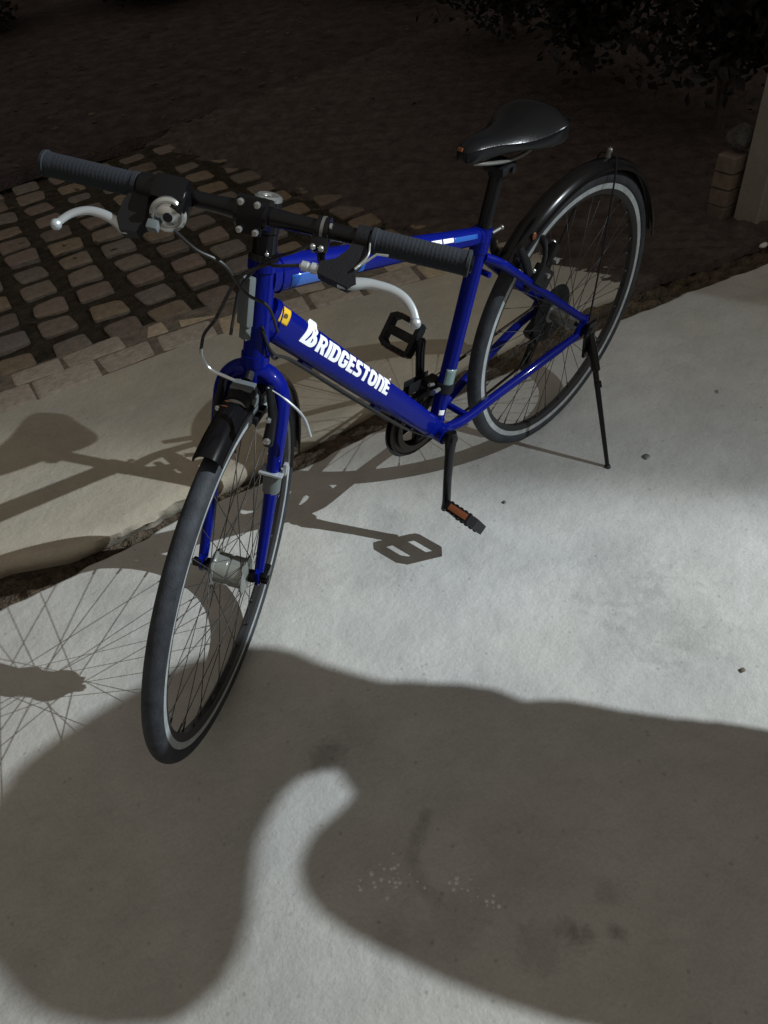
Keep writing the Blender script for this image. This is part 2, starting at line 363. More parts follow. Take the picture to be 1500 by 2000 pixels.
# raised pavement slab between the gap and the brick border, its front edge broken
def pave_z(x): return float(np.interp(x, [-2.5, -1.2, -.4, .5, 1.0, 2.0], [-.004, .0, .012, .030, .038, .044]))
xs_all = xs; xs = xs[xs > -.84]; ys0 = interp(xs, SLAB_EDGE); ys1 = interp(xs, KERB)
brk = np.clip((xs-.80)/.06, 0, 1)*np.clip((1.13-xs)/.08, 0, 1)
rag = jit(xs, .010, 13, 5)*(.35+brk)*(abs(xs) < 4)
V = []; F = []; K = 8
for i, (x, a, b) in enumerate(zip(xs, ys0, ys1)):
    z = pave_z(x); r = rag[i]; bk = brk[i]
    q = jit(np.array([x]), 1, 19, 9)[0]*.007*bk; q2 = jit(np.array([x]), 1, 27, 11)[0]*.008*bk
    V += [(x, a-.012-.010*bk+q2, z-.065), (x, a+r*.6-.006*bk+q, z-.042), (x, a+r+.004+q2*1.3, z-.026), (x, a+r*.7+.002*bk-q, z-.012), (x, a+r*.5-.010-.010*bk, z-.002), (x, a-.03-.014*bk, z+.001), (x, (a+b)/2, z), (x, b, z)]
for i in range(len(xs)-1):
    for k in range(K-1): F.append((K*i+k, K*(i+1)+k, K*(i+1)+k+1, K*i+k+1))
tag(MB().add(V, F).build('pavement', M['slab'], smooth=40), kind='structure')

# dirt lying in the gap
V = []; F = []
xg = np.arange(-4, 5, .02)
for x in xg:
    a = interp(x, SLAB_EDGE)-.05; b = interp(x, DRIVE_EDGE)+.02
    for k in range(9):
        t = k/8; y = a+(b-a)*t
        dp_ = float(np.interp(x, [.55, .80, 1.15, 1.4], [.10, 1, 1, .35])); z = -.010-(.004+.030*dp_)*math.sin(PI*t)+.007*math.sin(x*37+k*1.9)+.005*math.sin(x*71-k*2.7)+.004*rng.normal()
        V.append((x, y, min(z, -.004)))
for i in range(len(xg)-1):
    for k in range(8): F.append((9*i+k, 9*(i+1)+k, 9*(i+1)+k+1, 9*i+k+1))
tag(MB().add(V, F).build('gutter_dirt', M['gapsoil'], smooth=60), kind='structure')

# rounded worn block
def block(mb, c, ux, uy, lx, ly, z0, z1, j=.004, rad=.012, rnd=random, mi=0):
    """a worn paving block: ux, uy unit directions on the ground"""
    c = Vector((c[0], c[1], 0)); ux = Vector((*ux, 0)); uy = Vector((*uy, 0)); pts = []
    for sx, sy in ((1, 1), (-1, 1), (-1, -1), (1, -1)):
        q = (sx*lx/2+rnd.uniform(-j, j), sy*ly/2+rnd.uniform(-j, j))
        base = {(1, 1): 0, (-1, 1): 90, (-1, -1): 180, (1, -1): 270}[(sx, sy)]
        r = rad*rnd.uniform(.6, 1.5)
        for k in range(4):
            a = math.radians(base+30*k); pts.append((q[0]-sx*r+r*math.cos(a), q[1]-sy*r+r*math.sin(a)))
    tx, ty = rnd.uniform(-.02, .02), rnd.uniform(-.02, .02); dz = rnd.uniform(-.003, .003)
    def ringat(s, z, tilt): return [c+ux*(u*s)+uy*(v*s)+Vector((0, 0, z+(tilt*(u*tx+v*ty)))) for u, v in pts]
    e = .006
    mb.loft([ringat(1.02, z0, 0), ringat(1.0, z1-e+dz, 1), ringat(1-2*e/max(lx, ly)*1.2, z1-e*.25+dz, 1), ringat(1-5*e/max(lx, ly)*1.2, z1+dz, 1)], mi, True)

# two courses of border bricks along the slab
mb = MB()
def along(pts, x0, off):
    x = x0; y = float(interp(x, pts)); e = .02
    t = Vector((2*e, float(interp(x+e, pts)-interp(x-e, pts)))).normalized(); nrm = Vector((t.y, -t.x))
    return Vector((x, y))+nrm*off, t, nrm
for course, (off, dep, start, ln) in enumerate(((.062, .114, 2.78, .205), (.166, .088, 2.70, .205))):
    x = start; lp = 0
    while x > -1.0:
        l = ln*random.uniform(.70, 1.03); x -= (l+lp)/2*.97; lp = l
        c, t, nv = along(KERB, x, off)
        block(mb, c, t, nv, l-.008, dep, -.05, pave_z(x)+random.uniform(-.003, .001)-.002*course, .002, .008)
V = []; F = []; xm = np.arange(-1.05, 3.2, .05)
for x in xm:
    c, t, nv = along(KERB, x, 0)
    for d_ in (0, .11, .218): V.append((*(c+nv*d_), pave_z(x)-.0045))
    V.append((*(c+nv*.222), pave_z(x)-.04))
for i in range(len(xm)-1):
    for k in range(3): F.append((4*i+k, 4*i+k+1, 4*i+5+k, 4*i+4+k))
tag(MB().add(V, F).build('mortar_bed', M['mortar'], smooth=0), kind='structure')
tag(mb.build('border_bricks', M['kerb'], smooth=40), kind='structure')

# bare trodden dirt takes over from the slab on the right, up to the gate post
V = []; F = []; xr = np.concatenate([np.arange(-6, -1.2, .03), np.arange(-1.2, -.52, .012)]); NY = 150
for x in xr:
    y1 = float(interp(x, SLAB_EDGE))+.03; y0 = -3.0
    for k in range(NY+1):
        t = (k/NY)**1.3; y = y1+(y0-y1)*t
        z = .004+.002*math.sin(x*7+y*4)+.002*math.sin(x*19-y*23)+.003*math.sin(x*47+y*39)-.050*min(max((x+.80)/.22, 0), 1)+.013+.004*math.sin(x*83+y*61)+.003*math.sin(y*131-x*97)+.002*math.sin(y*211+x*59)+.005*math.sin(x*29+y*31)-(.03 if k == 0 else 0)
        V.append((x, y, z))
for i in range(len(xr)-1):
    for k in range(NY): F.append(((NY+1)*i+k, (NY+1)*i+k+1, (NY+1)*(i+1)+k+1, (NY+1)*(i+1)+k))
tag(MB().add(V, F).build('dirt_ground', M['earth'], smooth=60), kind='structure')

# soil worked into the joints, nearly level with the bricks
V = []; F = []; xg2 = np.arange(-3.2, 3.4, .04); NY = 64
for x in xg2:
    y1 = float(interp(x, KERB))+.004; y0 = min(-2.95+.05*x, y1-.3)
    for k in range(NY+1):
        t = k/NY; y = y1+(y0-y1)*t
        d = (y1-y)
        z = pave_z(x)-.014+.002*math.sin(x*19+y*7)+.002*math.sin(x*41-y*33)+.0015*math.sin(y*57+x*13)-.012*min(max((d-.22)/.05, 0), 1)+.006*min(max((d-1.0)/.6, 0), 1)
        V.append((x, y, z))
for i in range(len(xg2)-1):
    for k in range(NY): F.append(((NY+1)*i+k, (NY+1)*i+k+1, (NY+1)*(i+1)+k+1, (NY+1)*(i+1)+k))
tag(MB().add(V, F).build('joint_soil', M['jsoil'], smooth=80), kind='structure')
# open jointed paving: short bricks with wide dark gaps between the columns
mb = MB(); r_ = Vector((-.1755, .042)); c_ = Vector((-.042, -.157)); o_ = Vector((.607, -1.632))
ur = r_.normalized(); uc = Vector((ur.y, -ur.x))
grid = []
for i in range(-14, 10):
    for k in range(-3, 10):
        p = o_+r_*i+c_*k+Vector((random.uniform(-.006, .006), random.uniform(-.006, .006)))
        q, t, nv = along(KERB, p.x, .0)
        dk = (p-q).dot(nv)
        if dk < .265 or p.x < -1.15: continue
        sink = max(0, dk-.95)*.006+max(0, -.55-p.x)*.010+random.uniform(0, .003)
        if sink > .016: continue
        grid.append(p)
        block(mb, p, ur, uc, .124*random.uniform(.92, 1.05), .108*random.uniform(.94, 1.04), -.07, pave_z(p.x)-.008-sink+random.uniform(-.003, .003), .007, .015)
tag(mb.build('open_paving', M['brick'], smooth=40), kind='structure')
# a trodden dirt path beyond, its edge a low step
V = []; F = []; xg3 = np.arange(-6, 5, .05); NY = 60
for x in xg3:
    y1 = float(np.interp(x, [-6, -1.485, -.886, -.36, 1, 5], [-2.6, -2.985, -3.05, -3.16, -3.45, -4.3]))+.012*math.sin(x*9)+.008*math.sin(x*23)
    for k in range(NY+1):
        t = (k/NY)**1.6; y = y1-t*4.5
        z = -.05 if k == 0 else .006+.010*math.sin(x*3.1+y*2)+.006*math.sin(x*9-y*6)+.004*math.sin(y*17+x*11)-.06*max(0, t-.8)*5
        V.append((x, y+(.01 if k == 0 else 0), z))
for i in range(len(xg3)-1):
    for k in range(NY): F.append(((NY+1)*i+k, (NY+1)*i+k+1, (NY+1)*(i+1)+k+1, (NY+1)*(i+1)+k))
tag(MB().add(V, F).build('dirt_path', M['path'], smooth=60), kind='structure')

# short moss and grass in the gaps
mb = MB()
def blade(mb, p, h, wd):
    a = random.uniform(0, 2*PI); d = Vector((math.cos(a), math.sin(a), 0))*wd; ln = Vector((random.uniform(-.5, .5), random.uniform(-.5, .5), 1)).normalized()*h
    mb.add([p-d, p+d, p+ln], [(0, 1, 2)])
for _ in range(6500):
    p = random.choice(grid)+r_*random.choice((.5, -.5, .5))*random.uniform(.9, 1.1)+c_*random.uniform(-.5, .5)
    blade(mb, Vector((p.x, p.y, -.012)), random.uniform(.010, .026), random.uniform(.001, .002))
for _ in range(4200):
    x = random.uniform(-1.5, -.2) if random.random() < .85 else random.uniform(-.2, 2.2); t = random.uniform(.1, .9)
    y = float(interp(x, SLAB_EDGE))*(1-t)+float(interp(x, DRIVE_EDGE))*t
    blade(mb, Vector((x, y, -.035)), random.uniform(.012, .035), random.uniform(.001, .002))
tag(mb.build('grass', M['moss'], smooth=0, fix=False), kind='stuff')

mb = MB()
for _ in range(700):
    x, y = random.uniform(-3.4, 1.6), random.uniform(-5.5, -.55)
    if x > -1.0 and y > -2.0+.2*x and random.random() < .9: continue
    if y > -.5-.3*x: continue
    a = random.uniform(0, 2*PI); L = random.uniform(.02, .05); d = Vector((math.cos(a), math.sin(a), random.uniform(-.15, .3)))*L; q = Vector((-math.sin(a), math.cos(a), random.uniform(-.3, .3)))*L*.28; p = Vector((x, y, .016))
    mb.add([p-d*.5, p+q+Vector((0, 0, .004)), p+d*.5, p-q], [(0, 1, 2, 3)])
tag(mb.build('leaf_litter', M['litterleaf'], smooth=0, fix=False), kind='stuff')
# dots of reflected light put in as pale specks on the cement, and bits of litter
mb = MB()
def G2(u, v): # a point of the ground by look-through, used once for placing light dots and litter
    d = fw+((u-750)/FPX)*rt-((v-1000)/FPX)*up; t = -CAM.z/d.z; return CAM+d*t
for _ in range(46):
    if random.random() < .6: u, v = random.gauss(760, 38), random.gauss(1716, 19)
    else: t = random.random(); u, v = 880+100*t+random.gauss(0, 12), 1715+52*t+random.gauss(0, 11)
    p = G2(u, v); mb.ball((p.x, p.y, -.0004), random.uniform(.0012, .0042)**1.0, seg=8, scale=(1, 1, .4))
tag(mb.build('light_dots', M['dots_pebble']), kind='stuff')
def litter(name, u, v, L, wd, ang, m, label, cat, z=.0015):
    p = G2(u, v); n = 10; V = []; F = []
    for i in range(n+1):
        t = i/n; wv = wd*math.sin(PI*min(max(t, .03), .97))**.8; zz = .0015*math.sin(PI*t)
        V += [((t-.5)*L, -wv, z+zz+.0008), ((t-.5)*L, 0, z+zz), ((t-.5)*L, wv, z+zz+.001)]
    for i in range(n):
        for k in range(2): F.append((3*i+k, 3*i+k+1, 3*i+4+k, 3*i+3+k))
    o = MB().add(V, F).build(name, m); sm = o.modifiers.new('thick', 'SOLIDIFY'); sm.thickness = .0008
    o.location = (p.x, p.y, 0); o.rotation_euler = (0, 0, ang); return tag(o, label, cat, 'dry leaves lying on the concrete')
litter('dry_leaf', 1262, 893, .022, .009, .5, M['grey'], 'pale leaf lying flat on the concrete right of the kickstand foot', 'leaf')
litter('dry_leaf', 1400, 766, .018, .002, .9, M['dry'], 'thin brown leaf sliver on the grey concrete farther behind the kickstand', 'leaf')
litter('dry_leaf', 1450, 1310, .012, .005, .2, M['dry'], 'small dark leaf crumb on the bright concrete just above the big shadow', 'leaf')
litter('dry_leaf', 985, 982, .012, .003, 1.2, M['dry'], 'tiny dark leaf crumb on the concrete right of the left pedal', 'leaf')
litter('dry_leaf', 145, 862, .026, .007, .3, M['dry'], 'dark leaf on the raised pavement slab beside the saddle shadow', 'leaf')

# ================================================================== THE BICYCLE
LEAN = .07763; STEER = .56478
HTA = 1.2754; HB = Vector((.88461, 0, .70937)); hd = Vector((-math.cos(HTA), 0, math.sin(HTA))); fd = Vector((hd.z, 0, -hd.x))
HTL = .1563; HT = HB+hd*HTL
RW = .3422; REAR = Vector((0, 0, RW)); FRONT = Vector((1.04004, 0, RW))
BB = Vector((.46046, 0, .28712)); sd = Vector((-math.cos(1.26527), 0, math.sin(1.26527))); ST = BB+sd*.4221
CRANK = -1.34444
bike = empty('bicycle'); bike.rotation_euler = (-LEAN, 0, 0)
tag(bike, 'blue city bicycle with white lettering leaning on its kickstand over the concrete', 'bicycle')
S3 = Matrix.Rotation(STEER, 3, hd)
SM = Matrix.Translation(HB) @ S3.to_4x4() @ Matrix.Translation(-HB)
def part(mb, name, mats, parent=None, steer=False, smooth=35):
    return mb.build(name, mats, parent or bike, SM.copy() if steer else None, smooth)

# ---- frame
fr = MB()
def superring(c, ax_u, ax_v, a, b, n=28, e=2.6):
    out = []
    for j in range(n):
        t = 2*PI*j/n; ct, st_ = math.cos(t), math.sin(t)
        out.append(c+ax_u*(a*abs(ct)**(2/e)*(1 if ct >= 0 else -1))+ax_v*(b*abs(st_)**(2/e)*(1 if st_ >= 0 else -1)))
    return out
Y = Vector((0, 1, 0))
fr.tube([HB-hd*.004, HB+hd*.02, HT-hd*.02, HT+hd*.002], [.0205, .0195, .0195, .0205], 28)
fr.tube([HB-hd*.005, HB+hd*.012], .022, 28); fr.tube([HT-hd*.012, HT+hd*.003], .022, 28)
# down tube: deep flat-sided section thinning to the bottom bracket
D0 = Vector((.8545, 0, .7755)); D1 = Vector((.468, 0, .296)); dd = (D1-D0).normalized(); dn = Vector((dd.z, 0, -dd.x))
if dn.z < 0: dn = -dn
DTL = (D1-D0).length
def dt_h(t): return float(np.interp(t, [0, .12, .5, .8, 1], [.0305, .029, .0285, .026, .023]))
def dt_w(t): return float(np.interp(t, [0, .15, .6, 1], [.0185, .021, .0225, .023]))
fr.loft([superring(D0+dd*DTL*t, dn, Y, dt_h(t), dt_w(t), 32, 3.0) for t in np.linspace(0, 1, 22)])
# top tube: flattened, sloping
T0 = Vector((.838, 0, .835)); T1 = Vector((.338, 0, .692)); td = (T1-T0).normalized(); tn = Vector((-td.z, 0, td.x))
if tn.z < 0: tn = -tn
fr.loft([superring(T0+(T1-T0)*t, tn, Y, float(np.interp(t, [0, .2, .8, 1], [.027, .024, .0165, .0155])), float(np.interp(t, [0, .5, 1], [.021, .019, .0155])), 28, 2.5) for t in np.linspace(0, 1, 16)])
fr.tube([BB-sd*.005, ST+sd*.012], .0165, 24); fr.tube([ST-sd*.03, ST+sd*.016], .0182, 24)
fr.cyl(BB+Y*.036, BB-Y*.036, .0215, 24)
DO = [REAR+Vector((0, s*.066, 0)) for s in (1, -1)]
for s in (1, -1):
    a = BB+Vector((-.018, s*.020, .0)); b = REAR+Vector((.028, s*.067, -.008))
    mids = [a, a+Vector((-.05, s*.014, .004)), a+(b-a)*.35+Vector((0, s*.008, .003)), a+(b-a)*.8+Vector((0, s*.005, .004)), b]
    fr.tube(spline(mids, 6), [.0115]*6+[.0105]*14+[.009]*5, 14)
    a = ST-sd*.040+Vector((-.008, s*.012, .0)); b = REAR+Vector((.006, s*.067, .026))
    mids = [a, a+Vector((-.045, s*.020, -.032)), a+(b-a)*.5+Vector((0, s*.014, .002)), b]
    fr.tube(spline(mids, 7), [.0098]*8+[.0088]*14, 14)
    # drop-out plate
    pl = [(-.022, -.016), (-.014, .030), (.012, .034), (.036, .004), (.040, -.018), (.018, -.014), (.008, -.022)]
    fr.prism(pl, lambda u, v, w_: REAR+Vector((u, s*.066+(w_-.003), v)), .006)
fr.cyl(ST-sd*.085+Vector((-.028, .024, .006)), ST-sd*.085+Vector((-.028, -.024, .006)), .006, 12)
fr.cyl(BB+Vector((-.075, .028, .006)), BB+Vector((-.075, -.028, .006)), .008, 12)
def bead(ring_): fr.tube(ring_, .0021, 6, closed=True)
bead(superring(D0+dd*DTL*.030, (dn*.92+hd*.0-dd*.25).normalized(), Y, dt_h(.03)*1.03, dt_w(.03)*1.0, 40, 3.0)); bead(superring(D0+dd*DTL*.955, dn, Y, dt_h(.95), dt_w(.95), 40, 3.0))
bead(superring(T0+(T1-T0)*.030, tn, Y, .0268, .0206, 36, 2.5)); bead(superring(T0+(T1-T0)*.970, tn, Y, .0157, .0157, 36, 2.5)); bead(superring(BB+sd*.026, Vector((sd.z, 0, -sd.x)), Y, .0168, .0168, 30, 2.0))
frame = part(fr, 'frame', M['blue'], smooth=50)

# ---- lettering on the left face of the down tube
def arcp(cx, cy, r, a0, a1, n=6, rx=None):
    return [(cx+(rx or r)*math.cos(math.radians(a0+(a1-a0)*i/n)), cy+r*math.sin(math.radians(a0+(a1-a0)*i/n))) for i in range(n+1)]
def rrect(x0, y0, x1, y1, tl=0, tr=0, br=0, bl=0):
    p = []
    p += arcp(x0+bl, y0+bl, bl, 180, 270) if bl else [(x0, y0)]
    p += arcp(x1-br, y0+br, br, 270, 360) if br else [(x1, y0)]
    p += arcp(x1-tr, y1-tr, tr, 0, 90) if tr else [(x1, y1)]
    p += arcp(x0+tl, y1-tl, tl, 90, 180) if tl else [(x0, y1)]
    return p
s_ = .29
LET = {
 'B': (1.02, [[(-.20, 0), (.16, 1.42)]+[(.58, 1.42)]+arcp(.62, 1.10, .32, 80, -35, 8)+[(.78, .76)]+arcp(.60, .41, .41, 50, -90, 9)+[(.30, 0)],
      [(.46, 1.02), (.15, .20), (.26, .20), (.46, .62)], [(.62, .86), (.68, .92), (.68, 1.06), (.62, 1.10)], [(.60, .24), (.70, .30), (.70, .50), (.60, .56)]]),
 'R': (.80, [[(0, 0), (0, 1), (.40, 1)]+arcp(.44, .70, .30, 80, -40, 7)+[(.62, .42), (.80, 0), (.49, 0), (.35, .36), (s_, .36), (s_, 0)], rrect(s_, .58, .50, .80, 0, .08, .08, 0)]),
 'I': (.29, [rrect(0, 0, s_, 1)]),
 'D': (.80, [rrect(0, 0, .80, 1, 0, .32, .32, 0), rrect(s_, .22, .52, .78, 0, .12, .12, 0)]),
 'G': (.80, [[(.80, .66)]+arcp(.50, .68, .32, 10, 90, 5, .30)+arcp(.32, .68, .32, 90, 180, 5)+arcp(.32, .32, .32, 180, 270, 5)+arcp(.50, .30, .30, 270, 350, 5)+[(.80, .54), (.43, .54), (.43, .36), (.52, .36), (.52, .24), (.38, .20), (.30, .26), (.29, .72), (.37, .79), (.48, .78), (.51, .66)]]),
 'E': (.62, [[(0, 0), (.62, 0), (.62, .22), (s_, .22), (s_, .40), (.56, .40), (.56, .60), (s_, .60), (s_, .78), (.62, .78), (.62, 1), (0, 1)]]),
 'S': (.74, [[(.02, .02), (.45, 0)]+arcp(.46, .29, .29, -80, 70, 7, .28)+[(.34, .64), (.30, .72), (.36, .80), (.68, .79), (.68, 1), (.30, 1)]+arcp(.29, .71, .29, 100, 250, 7)+[(.40, .38), (.45, .30), (.40, .21), (.02, .23)]]),
 'T': (.70, [[(.21, 0), (.49, 0), (.49, .76), (.70, .76), (.70, 1), (0, 1), (0, .76), (.21, .76)]]),
 'O': (.82, [rrect(0, 0, .82, 1, .33, .33, .33, .33), rrect(s_, .24, .53, .76, .11, .11, .11, .11)]),
 'n': (.80, [[(0, 0), (0, .68)]+arcp(.32, .68, .32, 180, 90, 6)+arcp(.48, .68, .32, 90, 0, 6)+[(.80, 0), (.51, 0), (.51, .70)]+arcp(.40, .70, .08, 0, 180, 5, .11)+[(.29, 0)]]),
}
def flat_text(name, strokes, thick, m, parent, place):
    """closed outlines -> thin raised plate; place(u, v, w) sends it into space"""
    cu = bpy.data.curves.new(name, 'CURVE'); cu.dimensions = '2D'; cu.fill_mode = 'BOTH'; cu.extrude = thick
    for st in strokes:
        sp = cu.splines.new('POLY'); sp.points.add(len(st)-1)
        for q, p in zip(sp.points, st): q.co = (p[0], p[1], 0, 1)
        sp.use_cyclic_u = True
    tmp = bpy.data.objects.new('tmp', cu); C.objects.link(tmp); bpy.context.view_layer.update()
    me = bpy.data.meshes.new_from_object(tmp.evaluated_get(bpy.context.evaluated_depsgraph_get()))
    bpy.data.objects.remove(tmp); bpy.data.curves.remove(cu)
    bm = bmesh.new(); bm.from_mesh(me); bmesh.ops.triangulate(bm, faces=bm.faces[:])
    for _ in range(3):
        es = [e for e in bm.edges if e.calc_length() > .0035]
        if not es: break
        bmesh.ops.subdivide_edges(bm, edges=es, cuts=1); bmesh.ops.triangulate(bm, faces=bm.faces[:])
    bm.to_mesh(me); bm.free()
    for v in me.vertices: v.co = place(v.co.x, v.co.y, v.co.z)
    me.materials.clear(); me.materials.append(m); me.name = name
    bm = bmesh.new(); bm.from_mesh(me); bmesh.ops.recalc_face_normals(bm, faces=bm.faces[:]); bm.to_mesh(me); bm.free()
    o = bpy.data.objects.new(name, me); C.objects.link(o); o.parent = parent; return o
H = .0275; A0 = Vector((.808, 0, .7115)); bdir = Vector((-.640, 0, -.768)).normalized(); bup = Vector((bdir.z, 0, -bdir.x))
if bup.z < 0: bup = -bup
word = 'BRIDGESTOnE'; tot = sum(LET[c][0] for c in word); gap = .07
kx = .283/(H*(tot+gap*10+.06)); pen = 0; strokes = []
for c in word:
    wd, st = LET[c]
    for q in st: strokes.append([((pen+u)*H*kx, v*H) for u, v in q])
    pen += wd+gap+(.06 if c == 'B' else 0)
def on_dt(u, v, w_):
    p = A0+bdir*u+bup*v
    t = (p-D0).dot(dd)/DTL; h = (p-D0).dot(dn); hh = dt_h(t)*1.0
    yy = dt_w(t)*max(1-min(abs(h)/hh, .98)**3.0, 0.02)**(1/3.0)
    return Vector((p.x, yy+.0004+w_, p.z))
lt = flat_text('lettering', strokes, .0003, M['white'], frame, on_dt)
lt['label'] = 'white BRIDGESTONE lettering along the down tube'
# small trade-mark dot at the end of the word
part(MB().cyl(on_dt(.287, .030, -.0006), on_dt(.287, .030, .0008), .002, 10), 'trademark_dot', M['white'], frame)
def patch(name, u0, u1, v0, v1, m, fn, nn=8, bow=0, parent=None):
    V = []; F = []
    for i in range(nn+1):
        for k in range(nn+1):
            V.append(fn(u0+(u1-u0)*i/nn, v0+(v1-v0)*k/nn, .0))
    for i in range(nn):
        for k in range(nn): F.append((i*(nn+1)+k, (i+1)*(nn+1)+k, (i+1)*(nn+1)+k+1, i*(nn+1)+k+1))
    o = MB().add(V, F).build(name, m, parent or frame); sm = o.modifiers.new('thick', 'SOLIDIFY'); sm.thickness = .0004; sm.offset = 1; return o
ys = patch('yellow_sticker', -.068, -.046, .008, .032, M['yellow'], lambda u, v, w_: on_dt(u+.010*0, v, w_+.0002))
part(MB().cyl(on_dt(-.057, .020, -.0006), on_dt(-.057, .020, .0010), .0048, 12), 'sticker_mark', M['mark'], ys)
def on_tt(u, a, w_):
    """u along the top tube 0..1, a = angle on the section, 0 = up, 90 deg = left"""
    bb = float(np.interp(u, [0, .2, .8, 1], [.027, .024, .0165, .0155])); aa_ = float(np.interp(u, [0, .5, 1], [.021, .019, .0155])); e = 2.5
    ct, st_ = math.cos(a), math.sin(a)
    return T0+(T1-T0)*u+tn*((bb+.0003)*abs(ct)**(2/e)*(1 if ct >= 0 else -1))+Y*((aa_+.0003)*abs(st_)**(2/e)*(1 if st_ >= 0 else -1))
R_d = math.radians
patch('light_blue_stripe', .06, .36, R_d(86), R_d(128), M['cyan'], on_tt)
patch('light_blue_stripe', .80, .94, R_d(52), R_d(84), M['cyan'], on_tt)
patch('white_stripe', .665, .735, R_d(50), R_d(78), M['white'], on_tt); patch('white_stripe', .742, .80, R_d(50), R_d(78), M['white'], on_tt)
def on_st(u, a, w_):
    d = Vector((1, 0, 0)); d = (d-sd*d.dot(sd)).normalized()
    return BB+sd*u+(d*math.cos(a)+Y*math.sin(a))*.0168
patch('registration_sticker', .095, .150, R_d(20), R_d(130), M['sticker'], on_st)
# lower bracket decal
patch('white_stripe', .042, .054, R_d(40), R_d(85), M['white'], on_st)
# head badge bracket: pale plastic holder on the front of the head tube
hb_ = MB()
rh = Matrix((fd, Y, hd)).transposed()
hb_.box(HB+hd*.100+fd*.026, (.012, .024, .075), rh, 0, .003); hb_.cyl(HB+hd*.132+fd*.03, HB+hd*.132+fd*.036, .006, 12); hb_.box(HB+hd*.055+fd*.024, (.010, .016, .03), rh, 0, .002)
part(hb_, 'front_bracket', M['grey'], frame)
# bottle bosses / cable stops under the down tube
for t in (.22, .62):
    p = D0+dd*DTL*t-dn*(dt_h(t)+.004)
    part(MB().box(p+Y*.004, (.030, .012, .010), Matrix((dd, Y, dn)).transposed(), 0, .002), 'cable_stop', M['blue'], frame)

# ---- fork
fk = MB()
fk.tube([HB-hd*.030, HB-hd*.002], [.022, .0205], 24)
for s in (1, -1):
    ax = FRONT+Vector((0, s*.052, 0))
    pts = [HB-hd*.016+Y*s*.004, HB-hd*.020+Y*s*.024, HB-hd*.040+Y*s*.042, HB-hd*.075+Y*s*.049+fd*.002, HB-hd*.18+Y*s*.050+fd*.010, HB-hd*.28+Y*s*.051+fd*.024, ax-Vector((.004, 0, -.018))]
    fk.tube(spline(pts, 6), [.0185]*12+[.0180]*6+list(np.linspace(.0175, .0105, 19)), 18, flat=.82, upv=fd)
    fk.prism([(-.012, .030), (.012, .030), (.014, -.004), (.008, -.014), (.003, -.014), (.003, .002), (-.004, .002), (-.004, -.012), (-.014, -.006)], lambda u, v, w_: ax+Vector((u, w_-.003, v)), .006)
fork = part(fk, 'fork', M['blue'], steer=True, smooth=50)
# grey reflective band and its clamp on the left blade
bp_ = HB-hd*.205+Y*.050+fd*.012
band = MB().tube([bp_+hd*.018, bp_-hd*.018], [.0182, .0172], 18, flat=.86, upv=fd)
part(band, 'reflective_band', M['grey'], fork)
part(MB().box(bp_+hd*.022+fd*.004, (.030, .040, .004), rh, 0, .001).box(bp_+hd*.030+Y*.020, (.010, .006, .022), rh, 0, .001), 'band_clamp', M['silver'], fork)

# ---- wheels
def wheel(name, c, matrix, hub_mb, hub_mats, rf, wf, nsp, steer):
    """rim is the part itself, tyre, hub and every spoke are its sub-parts; local origin at the axle"""
    rim = MB()
    rim.ring((0, 0, 0), [(.3155, .0100), (.3155, .0118), (.3035, .0114), (.3035, .0104)], n=120, mi=0)
    rim.ring((0, 0, 0), [(.3155, -.0100), (.3155, -.0118), (.3035, -.0114), (.3035, -.0104)], n=120, mi=0)
    rim.ring((0, 0, 0), [(.309, -.0100), (.309, .0100), (.3030, .0109), (.2960, .0102), (.2905, .0060), (.2905, -.0060), (.2960, -.0102), (.3030, -.0109)], n=120, mi=1)
    W = rim.build(name, [M['alu'], M['rimdark']], bike, matrix, 40)
    ty = MB(); sec = []
    rc = .0160; Rc = RW-rc
    for k in range(20):
        a = math.radians(-128+256*k/19); sec.append((Rc+rc*math.cos(a), rc*1.0*math.sin(a)))
    # crown darker, side walls greyer
    n = 140; rings = []
    for i in range(n):
        a = 2*PI*i/n; rings.append([Vector((r*math.cos(a), y, r*math.sin(a))) for r, y in sec])
    vs = [p for r in rings for p in r]; ns = len(sec); fsA = []; fsB = []
    for i in range(n):
        for j in range(ns):
            f = (i*ns+j, i*ns+(j+1) % ns, ((i+1) % n)*ns+(j+1) % ns, ((i+1) % n)*ns+j)
            (fsA if 5 <= j <= 13 else fsB).append(f)
    ty.add(vs, fsA, 0); ty.f += fsB; ty.m += [1]*len(fsB)
    # moulded rib where tread meets wall, and fine tread grooves
    t = ty.build('tyre', [M['rubber'], M['wall']], W, None, 60)
    hub_mb.build('hub', hub_mats, W, None, 40)
    # spokes: two shared meshes, one per side, crossing tangentially
    meshes = {}
    for s in (1, -1):
        for x in (1, -1):
            a1 = x*math.radians(62); p0 = Vector((rf*math.cos(a1), s*wf, rf*math.sin(a1))); p1 = Vector((.2935, s*.002, 0))
            b = MB().tube([p0, p0+(p1-p0)*.93], .0008, 6); b.tube([p0+(p1-p0)*.93, p1], .0018, 6)
            me = bpy.data.meshes.new('spoke'); me.from_pydata(b.v, [], b.f); me.update(); me.materials.append(M['steel']); me.shade_smooth(); meshes[(s, x)] = me
    k = 0
    for i in range(nsp):
        s = 1 if i % 2 == 0 else -1; x = 1 if (i//2) % 2 == 0 else -1
        o = bpy.data.objects.new('spoke', meshes[(s, x)]); C.objects.link(o); o.parent = W; o.rotation_euler = (0, 2*PI*i/nsp, 0)
    v = MB().cyl((.293, 0, 0), (.255, 0, 0), .003, 8).cyl((.262, 0, 0), (.252, 0, 0), .0042, 8); o = v.build('valve', M['satin'], W); o.rotation_euler = (0, math.radians(200 if steer else 140), 0)
    return W
fh = MB()  # dynamo hub: fat polished shell, flanges, electrical cap
